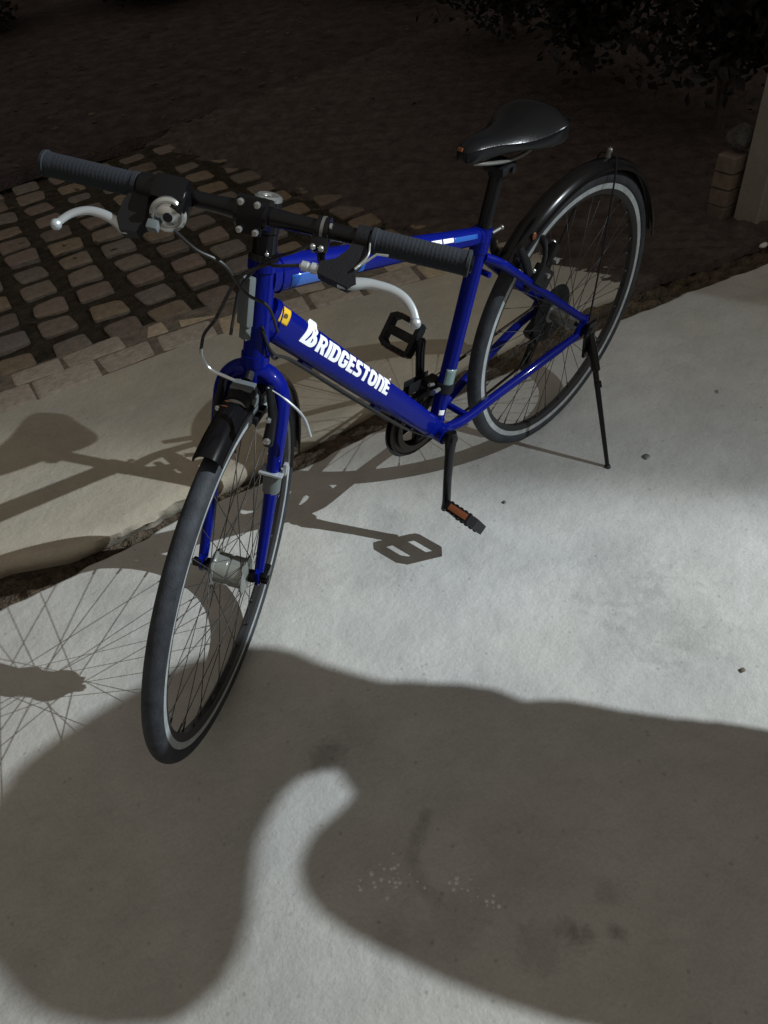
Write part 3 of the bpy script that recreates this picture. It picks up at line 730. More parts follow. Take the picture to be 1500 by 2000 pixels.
fh.lathe((0, 0, 0), Y, [(-.033, .0), (-.033, .030), (-.029, .0335), (-.026, .0335), (-.024, .0285), (-.004, .0285), (-.0035, .0265), (.0015, .0265), (.002, .0285), (.024, .0285), (.026, .0345), (.030, .0345), (.034, .026), (.036, .012), (.036, 0)], 40, 0, False)
fh.cyl((0, -.072, 0), (0, .072, 0), .0048, 12, 1)
fh.lathe((0, 0, 0), Y, [(.036, .012), (.046, .012), (.047, .009)], 20, 1); fh.lathe((0, 0, 0), Y, [(-.036, .014), (-.046, .012), (-.047, .009)], 20, 1)
fh.lathe((0, 0, 0), Y, [(.055, .011), (.058, .011), (.059, .0085), (.070, .0085), (.071, .006)], 6, 1); fh.lathe((0, 0, 0), Y, [(-.055, .011), (-.058, .011), (-.059, .0085), (-.070, .0085), (-.071, .006)], 6, 1)
fh.box((-.010, .062, .006), (.030, .012, .016), None, 1, .002)
FW = wheel('front_wheel', FRONT, SM @ Matrix.Translation(FRONT), fh, [M['hubshell'], M['black']], .030, .029, 36, True)
FW['label'] = 'front wheel turned to the side with a dynamo hub'
rhb = MB()
rhb.lathe((0, 0, 0), Y, [(-.028, .0), (-.028, .024), (-.024, .024), (-.022, .016), (.022, .016), (.024, .022), (.028, .022), (.030, .014), (.045, .012), (.046, 0)], 30, 0, False)
rhb.cyl((0, -.080, 0), (0, .080, 0), .005, 12, 1); rhb.lathe((0, 0, 0), Y, [(.070, .012), (.073, .012), (.074, .009), (.088, .009), (.090, .006)], 12, 1)
wheel('rear_wheel', REAR, Matrix.Translation(REAR), rhb, [M['satin'], M['black']], .022, .026, 36, False)

# ---- cassette, chain, derailleurs
cs = MB()
for i, (y, r, nt_) in enumerate(((-.052, .026, 13), (-.047, .030, 15), (-.042, .035, 18), (-.037, .041, 21), (-.032, .047, 24))):
    prof = []
    for k in range(nt_*4):
        a = 2*PI*k/(nt_*4); rr = r+(.0018 if k % 4 < 2 else -.0018); prof.append((rr*math.cos(a), rr*math.sin(a)))
    cs.prism(prof, lambda u, v, w_: REAR+Vector((u, y+w_, v)), .0022)
part(cs, 'cassette', M['oily'])
part(MB().ring(REAR, [(.024, -.0275), (.071, -.0275), (.073, -.0262), (.071, -.0250), (.024, -.0250)], n=60), 'spoke_guard', M['matt'])
ck = MB()  # chainring with a smoked guard disc
prof = [((.088+(.002 if k % 4 < 2 else -.002))*math.cos(2*PI*k/176), (.088+(.002 if k % 4 < 2 else -.002))*math.sin(2*PI*k/176)) for k in range(176)]
def annulus(mb, c, r0, r1, y0, y1, n=64, mi=0): mb.ring(c, [(r0, y0), (r1, y0), (r1, y1), (r0, y1)], n=n, mi=mi)
annulus(ck, BB, .062, .0885, -.047, -.044); annulus(ck, BB, .058, .098, -.055, -.052, mi=1); annulus(ck, BB, .062, .076, -.039, -.036)
for k in range(5):
    a = CRANK+2*PI*k/5; d = Vector((math.cos(a), 0, math.sin(a))); ck.tube([BB+d*.012+Y*-.048, BB+d*.066+Y*-.047], [.011, .008], 10, 1, flat=.5, upv=Y)
ck.prism(prof, lambda u, v, w_: BB+Vector((u*.0+u, -.0465+w_, v)), .0) if False else None
chainring = part(ck, 'chainring', [M['oily'], M['black']])
cosK, sinK = math.cos(CRANK), math.sin(CRANK); kd = Vector((cosK, 0, sinK))
def crank(name, s, sgn):
    m = MB(); p = kd*sgn
    y0, y1 = s*.050, s*.073
    pts = [BB+p*(-.016)+Y*y0, BB+p*.0+Y*y0, BB+p*.03+Y*(y0+s*.004), BB+p*.10+Y*(y0+s*.013), BB+p*.155+Y*(y1), BB+p*.178+Y*(y1+s*.001), BB+p*.184+Y*(y1+s*.001)]
    perp = p.cross(Y)
    m.tube(pts, [.012, .0175, .0145, .0125, .0125, .0125, .008], 16, flat=.62, upv=perp)
    m.cyl(BB+Y*s*.034, BB+Y*(s*.058), .013, 16)
    o = part(m, 'crank_arm', M['black'])
    part(MB().lathe(BB+Y*s*.0575, Y*s, [(0, .0105), (.004, .0100), (.005, .007)], 16), 'dust_cap', M['matt'], o)
    return o
crank('crank_arm', 1, 1); crank('crank_arm', -1, -1)
def pedal(s, sgn, pitch):
    """resin platform pedal, two windows in the tread and a reflector in each end face"""
    c = BB+kd*sgn*.170+Y*s*.128; fx = Vector((math.cos(pitch), 0, math.sin(pitch))); nz = Vector((-math.sin(pitch), 0, math.cos(pitch)))
    R3 = Matrix((fx, Y*s, nz)).transposed()
    def L(u, v, w_): return c+fx*u+Y*s*v+nz*w_
    m = MB(); t = .0115
    # outer cage outline with chamfered ends
    out = [(-.036, -.040), (.036, -.040), (.040, -.032), (.040, .030), (.030, .046), (-.030, .046), (-.040, .030), (-.040, -.032)]
    inn = [(-.027, -.032), (.027, -.032), (.029, -.028), (.029, .026), (.022, .036), (-.022, .036), (-.029, .026), (-.029, -.028)]
    n = 8; V = [L(u, v, -t) for u, v in out]+[L(u, v, t) for u, v in out]+[L(u, v, -t) for u, v in inn]+[L(u, v, t) for u, v in inn]; F = []
    for i in range(n):
        j = (i+1) % n; F += [(i, j, n+j, n+i), (2*n+i, 3*n+i, 3*n+j, 2*n+j), (n+i, n+j, 3*n+j, 3*n+i), (i, 2*n+i, 2*n+j, j)]
    m.add(V, F)
    m.box(L(0, .0, 0), (.020, .078, .020), R3, 0, .003)              # axle barrel across the middle
    m.box(L(-.0, -.036, 0), (.060, .012, .022), R3, 0, .002); m.box(L(0, .040, 0), (.050, .010, .022), R3, 0, .002)
    m.cyl(c-Y*s*.040, c-Y*s*.058, .0062, 12)
    for k in range(5):                                                # tread teeth
        for q in (-1, 1):
            m.box(L(q*.0345, -.026+.013*k, t), (.005, .006, .004), R3); m.box(L(q*.0345, -.026+.013*k, -t), (.005, .006, .004), R3)
    o = part(m, 'pedal', M['matt'], smooth=30)
    for q in (-1, 1):
        part(MB().box(L(q*.0405, -.001, 0), (.003, .050, .015), R3, 0, .001), 'pedal_reflector', M['amber'], o)
    return o
pedal(1, 1, math.radians(58)); pedal(-1, -1, math.radians(-48))
# chain: two runs plus the wraps
ch = MB()
yc = -.0455; ya = -.044
top0 = BB+Vector((-.02, yc, .088)); top1 = REAR+Vector((.01, ya, .036)); J = REAR+Vector((.02, ya-.004, -.065)); J2 = REAR+Vector((.055, ya-.004, -.130)); bot0 = BB+Vector((-.01, yc, -.089))
loop = [top1+(top0-top1)*t for t in np.linspace(0, 1, 10)]+[BB+Vector((.0885*math.cos(a), yc, .0885*math.sin(a))) for a in np.linspace(math.radians(95), math.radians(-92), 16)]+[bot0+(J2-bot0)*t for t in np.linspace(.05, 1, 8)]+[J2+Vector((-.018, 0, .02)), J+Vector((.018, 0, -.01)), J+Vector((-.005, 0, .02))]+[REAR+Vector((.036*math.cos(a), ya, .036*math.sin(a))) for a in np.linspace(math.radians(-110), math.radians(-265), 10)]
ch.tube(loop, .0042, 6, closed=True, flat=.8, upv=Y)
part(ch, 'chain', M['oily'])
rd = MB()
rd.box(REAR+Vector((-.002, -.074, -.030)), (.020, .012, .045), None, 0, .004); rd.box(REAR+Vector((.012, -.070, -.060)), (.045, .020, .030), Matrix.Rotation(.5, 3, 'Y'), 0, .006)
rd.tube([J+Vector((0, -.008, 0)), J2+Vector((0, -.008, 0))], .006, 8, flat=.5); rd.tube([J+Vector((0, .008, 0)), J2+Vector((0, .008, 0))], .006, 8, flat=.5)
for q in (J, J2): annulus(rd, q, .004, .021, -.003, .003, 24)
part(rd, 'rear_derailleur', M['matt'])
fdm = MB(); q0 = BB+sd*.105
fdm.tube([q0-sd*.010, q0+sd*.010], .0205, 20); fdm.box(q0+Vector((.012, -.026, .004)), (.030, .026, .020), None, 0, .004)
fdm.box(BB+Vector((.0, -.040, .102)), (.075, .003, .024), Matrix.Rotation(-.15, 3, 'Y'), 0, .001); fdm.box(BB+Vector((.0, -.054, .102)), (.075, .003, .024), Matrix.Rotation(-.15, 3, 'Y'), 0, .001)
fder = part(fdm, 'front_derailleur', M['matt'])
part(MB().cyl(q0+Vector((.022, .004, .006)), q0+Vector((.040, .006, .010)), .0045, 10).cyl(q0+Vector((.022, -.012, .010)), q0+Vector((.036, -.012, .016)), .004, 10), 'clamp_bolt', M['chrome'], fder)

# ---- mudguards
def guard_section(wd, drop, R, th=.0016, n=12):
    o = []; i = []
    for k in range(n+1):
        y = -wd+2*wd*k/n; q = abs(y)/wd; r = R-drop*q**2.6
        o.append((r, y)); i.append((r-th, y*.97))
    return o+i[::-1]
fg = MB(); fg.ring(FRONT, guard_section(.0215, .016, .366), a0=math.radians(82), a1=math.radians(187), n=60)
fg.ring(FRONT, [(.352, .0200), (.3525, .0222), (.3460, .0232), (.3455, .0205)], a0=math.radians(82), a1=math.radians(187), n=60, mi=0)
fg.ring(FRONT, [(.352, -.0200), (.3525, -.0222), (.3460, -.0232), (.3455, -.0205)], a0=math.radians(82), a1=math.radians(187), n=60, mi=0)
fender = part(fg, 'front_mudguard', M['black'], steer=True)
for k in range(3):
    a = math.radians(98+2.0*k); d = Vector((math.cos(a), 0, math.sin(a)))
    part(MB().cyl(FRONT+d*.3655+Y*-.015, FRONT+d*.3660+Y*-.007, .0008, 8), 'red_pinstripe', M['amber'], fender, True).matrix_local = Matrix.Identity(4)
rg = MB(); rg.ring(REAR, guard_section(.0245, .016, .366), a0=math.radians(46), a1=math.radians(166), n=70)
rg.ring(REAR, [(.352, .0225), (.3525, .0252), (.3460, .0262), (.3455, .0235)], a0=math.radians(46), a1=math.radians(166), n=70)
rg.ring(REAR, [(.352, -.0225), (.3525, -.0252), (.3460, -.0262), (.3455, -.0235)], a0=math.radians(46), a1=math.radians(166), n=70)
rfen = part(rg, 'rear_mudguard', M['black'])
sa = math.radians(104); sdv = Vector((math.cos(sa), 0, math.sin(sa)))
stm = MB()
for s in (1, -1): stm.tube([REAR+Vector((-.006, s*.074, .02)), REAR+sdv*.18+Y*s*.055, REAR+sdv*.335+Y*s*.030, REAR+sdv*.372+Y*s*.020, REAR+sdv*.376], .0022, 8)
part(stm, 'mudguard_stay', M['matt'], rfen)
part(MB().cyl(REAR+sdv*.364, REAR+sdv*.378, .006, 10).ball(REAR+sdv*.380, .0065), 'stay_bolt', M['satin'], rfen)
a = math.radians(57); dv = Vector((math.cos(a), 0, math.sin(a)))
part(MB().ball(REAR+dv*.356+Y*.025, .0065, scale=(1, .5, 1.3)), 'side_reflector', M['amber'], rfen)

# ---- headlight on the crown and the brake arms
hl = MB(); hc = HB-hd*.034+fd*.050; Rh = rh
hl.box(hc-hd*.004, (.032, .040, .030), Rh, 0, .009)
hl.tube([hc+fd*-.02+hd*.012, HB-hd*.010+fd*.012], .007, 10)
hl.tube([hc+fd*.010+hd*-.004, hc+fd*.022-hd*.006, hc+fd*.030-hd*.008], [.017, .0185, .0175], 24)
head = part(hl, 'headlight', M['matt'], steer=True)
part(MB().box(hc+hd*.0125, (.028, .034, .005), Rh, 0, .0028), 'top_cover', M['grey'], head)
part(MB().lathe(hc+fd*.0292-hd*.008, fd, [(0, .0165), (.003, .0150), (.006, .009), (.007, 0)], 24, 0, False), 'lens', M['clear'], head)
part(MB().box(hc-hd*.014+Y*.019-fd*.002, (.026, .008, .026), Rh, 0, .004), 'side_cover', M['grey'], head)
for s in (1, -1):
    piv = HB-hd*.115+Y*s*.041+fd*.026; tp = HB-hd*.022+Y*s*.036+fd*.034
    bm_ = MB(); bm_.tube([piv-hd*.012, piv, piv+(tp-piv)*.5+Y*s*.006, tp], [.010, .012, .0095, .007], 12, flat=.8)
    bm_.cyl(piv-fd*.02, piv+fd*.010, .008, 12)
    bm_.box(piv+hd*.035-Y*s*.020+fd*(-.004), (.050, .009, .012), Rh, 0, .003)
    bo = part(bm_, 'brake_arm', M['matt'], steer=True)
    part(MB().lathe(piv+fd*.010, fd, [(0, .0062), (.004, .006), (.005, .004)], 12), 'brake_bolt', M['chrome'], bo); part(MB().lathe(piv+hd*.040+fd*.011, fd, [(0, .005), (.006, .0048), (.007, .003)], 6), 'pad_bolt', M['chrome'], bo)
rod = MB().tube(spline([HB-hd*.022+Y*.034+fd*.036, HB-hd*.036+Y*.064+fd*.034, HB-hd*.062+Y*.092+fd*.026, HB-hd*.098+Y*.106+fd*.018], 5), [.0012]*5+[.0022]*6+[.0026]*5, 8)
part(rod, 'quick_release_rod', M['silver'], steer=True)
nd = MB().tube(spline([HB-hd*.026+Y*.010+fd*.040, HB-hd*.018-Y*.030+fd*.042, HB-hd*.010-Y*.056+fd*.044, HB+hd*.008-Y*.068+fd*.046, HB+hd*.020-Y*.070+fd*.046], 6), .0026, 10)
part(nd, 'brake_noodle', M['chrome'], steer=True)

# ---- rear brake and ring lock above the rear wheel
lk = MB(); la = math.radians(70)
lc = REAR+Vector((math.cos(la), 0, math.sin(la)))*.0
lk.ring(REAR+Vector((.118, 0, .235)), [(.050, -.012), (.062, -.012), (.062, .012), (.050, .012)], a0=math.radians(-60), a1=math.radians(240), n=40) if False else None
seatst = (REAR+Vector((.006, .067, .026)), ST-sd*.040+Vector((-.008, .012, 0)))
pm = seatst[0]+(seatst[1]-seatst[0])*.60
def lock_ring():
    m = MB(); ax = (seatst[1]-seatst[0]).normalized(); ax.y = 0; ax.normalize(); out = ax.cross(Y)   # plane of the ring holds Y and 'out'
    if out.x > 0: out = -out
    c = pm+Vector((0, -pm.y, 0))+out*.036
    pts = [c+Y*(.047*math.cos(t))+out*(.060*math.sin(t)) for t in np.linspace(math.radians(-50), math.radians(230), 30)]
    m.tube(pts, .0115, 12, flat=.75, upv=ax)
    m.box(c+out*-.01+Y*.050, (.042, .020, .060), Matrix((out, Y, ax)).transposed(), 0, .006)
    m.box(c+out*.036+Y*.046, (.050, .016, .018), Matrix((out, Y, ax)).transposed(), 0, .004)
    return m, c, ax, out
lm_, lc, lax, lout = lock_ring()
lock = part(lm_, 'ring_lock', M['matt'])
part(MB().cyl(lc+lout*.030+Y*.060, lc+lout*.030+Y*.068, .006, 12).cyl(lc-lout*.004+Y*.060, lc-lout*.004+Y*.066, .005, 12).ball(lc+lout*.060+Y*.040, .006), 'lock_bolt', M['chrome'], lock)
for s in (1, -1):
    base = seatst[0]+(seatst[1]-seatst[0])*.68; base = Vector((base.x-.012, s*.038, base.z+.010)); tpv = Vector((base.x+.035, s*.034, base.z+.075))
    m = MB().tube([base, base+(tpv-base)*.5+Y*s*.006, tpv], [.011, .0095, .007], 12, flat=.8); m.box(base+(tpv-base)*.3-Y*s*.016, (.045, .008, .012), Matrix.Rotation(-.8, 3, 'Y'), 0, .003)
    o = part(m, 'brake_arm', M['matt']); part(MB().ball(base+Vector((-.010, s*.006, .006)), .006), 'brake_bolt', M['chrome'], o)

# ---- kickstand
ks = MB(); foot = Vector((.046, .2353, .012)); kp = REAR+Vector((-.004, .088, -.012))
ks.prism([(-.018, .020), (.012, .022), (.022, -.010), (.012, -.075), (-.016, -.075), (-.020, -.020)], lambda u, v, w_: REAR+Vector((u-.004, .080+w_, v)), .007)
kd2 = (foot-(kp+Vector((0, .004, -.05)))).normalized(); k0 = kp+Vector((-.002, .008, -.035))
ks.tube([k0-kd2*.035, k0, k0+kd2*.055, k0+kd2*.060], [.010, .0145, .0135, .008], 14, flat=.75)
ks.tube([k0+kd2*.03, foot], [.0075, .0052], 12)
ks.tube([k0+kd2*.085, k0+kd2*.10], [.0092, .0092], 12)
stand = part(ks, 'kickstand', M['black'])
part(MB().tube([foot-kd2*.012, foot+kd2*.004, foot+kd2*.010+Vector((.0, .008, 0))], [.0075, .009, .0085], 12), 'rubber_foot', M['rubber'], stand)

# ---- seat post and saddle
sp = MB(); SP = ST+sd*.130
sp.tube([ST-sd*.02, SP-sd*.012], .0135, 20); spo = part(sp, 'seat_post', M['black'])
part(MB().tube([SP-sd*.022, SP-sd*.004], .0175, 18).box(SP-sd*.004, (.040, .048, .016), Matrix.Rotation(.1, 3, 'Y'), 0, .005).cyl(SP+Vector((-.004, -.030, -.006)), SP+Vector((-.004, .030, -.006)), .006, 10), 'saddle_clamp', M['matt'], spo)
part(MB().cyl(ST+Vector((-.016, .012, .004)), ST+Vector((-.036, .017, .008)), .0035, 10).ball(ST+Vector((-.037, .017, .008)), .005), 'seat_bolt', M['satin'], spo)
sx = [.404, .398, .380, .350, .310, .265, .220, .175, .135, .100, .072, .052, .044]
shw = [.008, .018, .026, .031, .036, .043, .055, .070, .083, .090, .088, .074, .050]
szt = [.874, .880, .886, .888, .887, .885, .885, .888, .893, .898, .898, .892, .884]
ssk = [.018, .030, .036, .038, .038, .038, .042, .050, .058, .064, .066, .058, .040]
SDZ = -.003
sx = [.176+(x-.044)/(.404-.044)*.229 for x in sx]; shw = [h*.84 for h in shw]
rings = []
for x, hw, zt, sk in zip(sx, shw, szt, ssk):
    r = []; n = 14
    for k in range(n+1):
        t = PI*k/n; y = hw*math.cos(t); q = abs(math.cos(t))
        r.append(Vector((x, y, zt+SDZ-.026*q**2.4*min(hw/.05, 1)-.004*(1-q))))
    r += [Vector((x, -hw*1.0, zt+SDZ-sk*.75)), Vector((x, -hw*.90, zt+SDZ-sk)), Vector((x, 0, zt+SDZ-sk*.86)), Vector((x, hw*.90, zt+SDZ-sk)), Vector((x, hw*1.0, zt+SDZ-sk*.75))]
    rings.append(r)
sad = part(MB().loft(rings), 'saddle', M['leather'], smooth=80)
sub = sad.modifiers.new('sub', 'SUBSURF'); sub.levels = 2; sub.render_levels = 2
rl = MB()
for s in (1, -1): rl.tube(spline([Vector((.385, s*.010, .846)), Vector((.34, s*.018, .834)), Vector((.29, s*.022, .825)), Vector((.24, s*.026, .828)), Vector((.205, s*.036, .850))], 5), .0035, 8)
part(rl, 'saddle_rails', M['satin'], sad)
part(MB().box(Vector((.4035, -.004, .872)), (.004, .010, .006), Matrix.Rotation(-.4, 3, 'Y'), 0, .0015), 'nose_tag', M['amber'], sad)

# ---- stem, handlebar and everything on it (turned with the fork)
sm_ = MB(); BARC = HT+hd*(.0860-.02+.01312)+fd*.05879
sm_.tube([HT+hd*.003, HT+hd*.012], [.0225, .0205], 24); sm_.tube([HT+hd*.010, HT+hd*.040], .0178, 24); sm_.tube([HT+hd*.0415, HT+hd*.084], .0190, 24)
sm_.tube([HT+hd*.070, HT+hd*.074+fd*.030, BARC-fd*.012], [.0185, .0165, .0175], 18)
sm_.cyl(BARC-Y*.022, BARC+Y*.022, .0205, 24)
sm_.box(BARC+fd*.018, (.008, .034, .046), rh, 0, .004)
stem = part(sm_, 'stem', M['black'], steer=True)
for s in (1, -1):
    for v in (1, -1): part(MB().lathe(BARC+fd*.0225+Y*s*.0110+hd*v*.0175, fd, [(0, .0044), (.004, .0042), (.0048, .0028), (.003, .0022), (.003, 0)], 12, 0, False), 'stem_bolt', M['chrome'], stem)
part(MB().lathe(HT+hd*.084, hd, [(0, .0195), (.004, .0190), (.0065, .015), (.006, .008), (.0035, .007), (.0035, 0)], 28, 0, False), 'top_cap', M['chrome'], stem)
part(MB().ball(HT+hd*.016+fd*.020+Y*.010, .0032), 'headset_rivet', M['chrome'], stem)
hbm = MB(); hbm.tube([BARC-Y*.294, BARC-Y*.05, BARC-Y*.03, BARC+Y*.03, BARC+Y*.05, BARC+Y*.294], [.0111, .0111, .0125, .0125, .0111, .0111], 20)
bar = part(hbm, 'handlebar', M['black'], steer=True)
for s in (1, -1):
    y0, y1 = (.159, .2905) if s > 0 else (.157, .2915)
    prof = [(y0, .0135), (y0+.001, .0172), (y0+.007, .0172), (y0+.008, .0160)]
    for k in range(20): prof += [(y0+.011+k*.0054, .0160), (y0+.0125+k*.0054, .01575), (y0+.0145+k*.0054, .01575), (y0+.0155+k*.0054, .0160)]
    prof += [(y1-.006, .0162), (y1-.005, .0176), (y1-.001, .0172), (y1, .0140), (y1, 0)]
    prof = sorted([p for p in prof[:-5] if p[0] < y1-.007], key=lambda p: p[0])+prof[-5:]
    part(MB().lathe(BARC, Y*s, prof, 26, 0, True), 'grip', M['grip'], bar, True).matrix_local = Matrix.Identity(4)
ld_ = (fd*math.cos(R_d(45))-hd*math.sin(R_d(45))); ln_ = fd*math.sin(R_d(45))+hd*math.cos(R_d(45))
def B2(y, r, n=0): return BARC+Y*y+ld_*r+ln_*n
def lever(s):
    """clamp band, angular bracket, barrel adjuster and the polished two-finger blade"""
    k = (lambda y: s*y)
    m = MB(); R3 = Matrix((Y*s, ld_, ln_)).transposed()
    m.cyl(B2(k(.140), 0), B2(k(.156), 0), .0165, 20)
    m.prism([(.156, .006), (.158, .026), (.150, .045), (.156, .066), (.146, .074), (.118, .068), (.104, .064), (.104, .048), (.122, .040), (.134, .024), (.138, .006)], lambda u, v, w_: B2(k(u), v, w_-.009), .018)
    if s < 0:
        m = MB(); m.cyl(B2(k(.140), 0), B2(k(.156), 0), .0165, 20)
        m.prism([(.160, .006), (.168, .030), (.168, .056), (.160, .070), (.138, .068), (.132, .050), (.136, .024), (.138, .006)], lambda u, v, w_: B2(k(u), v, w_-.009), .018)
    o = part(m, 'brake_bracket', M['matt'], steer=True, smooth=25)
    if s > 0:
        pts = [(.132, .066), (.150, .064), (.168, .059), (.184, .058), (.203, .0595), (.220, .066), (.233, .078), (.240, .090), (.242, .096)]
    else:
        pts = [(.152, .062), (.160, .061), (.172, .056), (.190, .051), (.208, .050), (.222, .054), (.234, .062), (.243, .073), (.247, .080)]
    P3 = spline([B2(k(u), v, 0) for u, v in pts], 4); nn = len(P3)
    rr = np.interp(np.linspace(0, 1, nn), [0, .12, .3, .5, .8, .93, 1], [.0080, .0092, .0068, .0062, .0055, .0056, .0062])
    bl = MB().tube(P3, list(rr), 14, flat=.58, upv=ld_); bl.ball(P3[-1], .0074, seg=16)
    b2 = bl.build('lever_blade', M['silver'], o, None, 50)
    if s < 0: return o
    ad = MB(); ad.lathe(B2(k(.104), .056), -Y*s, [(0, .0065), (.004, .0075), (.010, .0075), (.011, .0055), (.014, .0055), (.015, .0068), (.023, .0068), (.024, .0035), (.026, .003)], 14, 0)
    ad.build('barrel_adjuster', M['silver'], o)
    return o
lever(1); lever(-1)
part(MB().tube(spline([B2(.160, .010, .012), B2(.162, .030, .014), B2(.150, .050, .013)], 5), .0014, 8).tube([B2(.150, .050, .012), B2(.172, .022, .010), B2(.186, .018, .006)], .0016, 8), 'return_spring', M['chrome'], None, True)
# right twist shifter: black body, band and gear window
tw = MB(); tw.lathe(BARC, -Y, [(.126, .0150), (.127, .0185), (.150, .0190), (.155, .0180), (.156, .013)], 26); tw.box(B2(-.107, .006, .008), (.046, .036, .040), Matrix((Y, ld_, ln_)).transposed(), 0, .008)
tw.box(B2(-.098, .018, .010), (.034, .030, .030), Matrix((Y, ld_, ln_)).transposed(), 0, .008)
shf = part(tw, 'gear_shifter', M['black'], steer=True)
part(MB().lathe(BARC, -Y, [(.1225, .0170), (.1235, .0190), (.1258, .0190), (.1265, .0170)], 26), 'chrome_band', M['chrome'], shf)
bc = B2(-.104, .034, .010)
bd = (S3.transposed() @ (Matrix.Rotation(-LEAN, 3, 'X').transposed() @ (CAM-Vector((.97, -.05, .98))).normalized())); bd = (bd*.75+ld_*.5).normalized()
bl = MB(); bl.lathe(bc, bd, [(-.004, .0), (-.004, .0215), (.0, .0235), (.004, .0235), (.0075, .0205), (.0080, .0180), (.0050, .0165), (.0080, .0120), (.0105, .0060), (.0110, 0)], 32, 0, False)
bell = part(bl, 'bell', M['chrome'], steer=True)
part(MB().cyl(bc-bd*.016, bc-bd*.002, .006, 12), 'bell_post', M['matt'], bell)
part(MB().cyl(bc+bd*.0108, bc+bd*.0125, .0062, 16), 'bell_cap', M['matt'], bell)
part(MB().box(bc+ld_*.021-Y*.014, (.015, .013, .012), Matrix((Y, ld_, ln_)).transposed(), 0, .003), 'bell_striker', M['grey'], bell)
# left front-gear lever and a small clamp with bright bolts
gl = MB(); gl.cyl(BARC+Y*.086, BARC+Y*.103, .0160, 20); gl.box(B2(.094, .016, -.004), (.022, .026, .022), Matrix((Y, ld_, ln_)).transposed(), 0, .006)
gl.tube([B2(.094, .02, -.012), B2(.098, .032, -.022), B2(.104, .036, -.036)], [.006, .005, .004], 10)
glo = part(gl, 'gear_lever', M['black'], steer=True)
part(MB().ball(B2(.088, .029, .004), .0042).ball(B2(.099, .029, .004), .0042).cyl(BARC+Y*.104+ln_*.012, BARC+Y*.107+ln_*.012, .004, 10), 'clamp_bolt', M['chrome'], glo)
part(MB().tube([BARC+Y*.0925+ld_*.0+ln_*.0, BARC+Y*.0965], .0166, 20), 'clamp_band', M['satin'], glo)

# ---- cables
def cable(pts, r=.0024, m='cable'): 
    return part(MB().tube(spline(pts, 7), r, 8), 'cable', M[m], None, True)
cable([B2(.080, .056), B2(.045, .060, -.01), HT+hd*.012+fd*.050+Y*.020, HT-hd*.015+fd*.050-Y*.018, HT-hd*.070+fd*.056-Y*.042, HB+hd*.070+fd*.050-Y*.050, HB+hd*.044+fd*.046-Y*.066, HB+hd*.020+fd*.046-Y*.070])
cable([B2(-.094, .050), B2(-.062, .064, -.01), HT+hd*.010+fd*.080-Y*.030, HT-hd*.030+fd*.060-Y*.004, HT-hd*.050+fd*.040+Y*.024, HB+hd*.060+fd*.012+Y*.034])
cable([B2(.086, .014, -.01), B2(.060, .030, -.02), HT+hd*.012+fd*.040+Y*.014, HT-hd*.03+fd*.036-Y*.018, HT-hd*.07+fd*.034-Y*.026, HB+hd*.05+fd*.040-Y*.028])
# cable that slips under the down tube to the rear
part(MB().tube(spline([HB+hd*.062+Y*.024+fd*.012, HB+hd*.02+Y*.026-fd*.012, D0+dd*.10-dn*(dt_h(.15)+.006)+Y*.012, D0+dd*.30-dn*(dt_h(.5)+.006)+Y*.010, D0+dd*.52-dn*(dt_h(.85)+.006)+Y*.008, BB+Vector((.0, .006, -.026))], 8), .0024, 8), 'cable', M['cable'])
part(MB().tube(spline([HB+hd*.066+Y*.020+fd*.010, HB+hd*.01+Y*.022-fd*.016, D0+dd*.10-dn*(dt_h(.15)+.009)-Y*.002, D0+dd*.30-dn*(dt_h(.5)+.010)-Y*.003, D0+dd*.52-dn*(dt_h(.85)+.009)-Y*.004, BB+Vector((.0, -.010, -.026))], 8), .0022, 8), 'cable', M['cable'])

# ================================================================== BACKDROP THINGS
# concrete gate post at the right
def post():
    m = MB(); a = math.radians(-12); ux = Vector((math.cos(a), math.sin(a), 0)); uy = Vector((-math.sin(a), math.cos(a), 0))
    # near corner line on the left stands at (-1.377,-.161); the face runs to (-1.356,-.065)
    p0 = Vector((-1.377, -.161, 0)); p1 = Vector((-1.356, -.062, 0)); t = (p1-p0).normalized(); nv = Vector((t.y, -t.x, 0))*-1
    d = .11
    sec = [p0, p1, p1+nv*d, p0+nv*d]; c = sum(sec, Vector())/4
    def rg(z, s):
        out = []
        for k in range(4):
            A, Bq = sec[k], sec[(k+1) % 4]
            out += [c+(A+(Bq-A)*.06-c)*s, c+(A+(Bq-A)*.94-c)*s]
        return [Vector((q.x, q.y, z)) for q in out]
    m.loft([rg(-.08, 1), rg(1.55, 1), rg(1.60, .8)])
    return tag(m.build('gate_post', M['post'], smooth=20), 'square pale concrete post at the right edge beside the brick stub', 'post')
post()
# low stub of stacked bricks with a rounded stone on top, left of the post
bs = MB(); t = Vector((.021, .099)).normalized(); nv = Vector((-t.y, t.x))
for k in range(4):
    bm2 = MB(); block(bs, Vector((-1.405, -.215))+Vector((random.uniform(-.004, .004), random.uniform(-.004, .004))), t, nv, .078, .095, .0+.06*k, .057+.06*k, .003, .008)
tag(bs.build('brick_stub', M['brick'], smooth=40), 'short stub of stacked brown bricks just left of the pale post', 'bricks')
st = MB().ball((-1.405, -.215, .285), .05, seg=20, scale=(.80, .85, .80)); 
o = st.build('rounded_stone', M['stone'], smooth=80); tag(o, 'rounded grey stone resting on top of the brick stub', 'stone')
for v in o.data.vertices:
    q = v.co; f = 1+.14*math.sin(q.x*60+q.z*40)+.12*math.sin(q.y*70+q.z*30); v.co = Vector((-1.405, -.215, .285))+(q-Vector((-1.405, -.215, .285)))*f
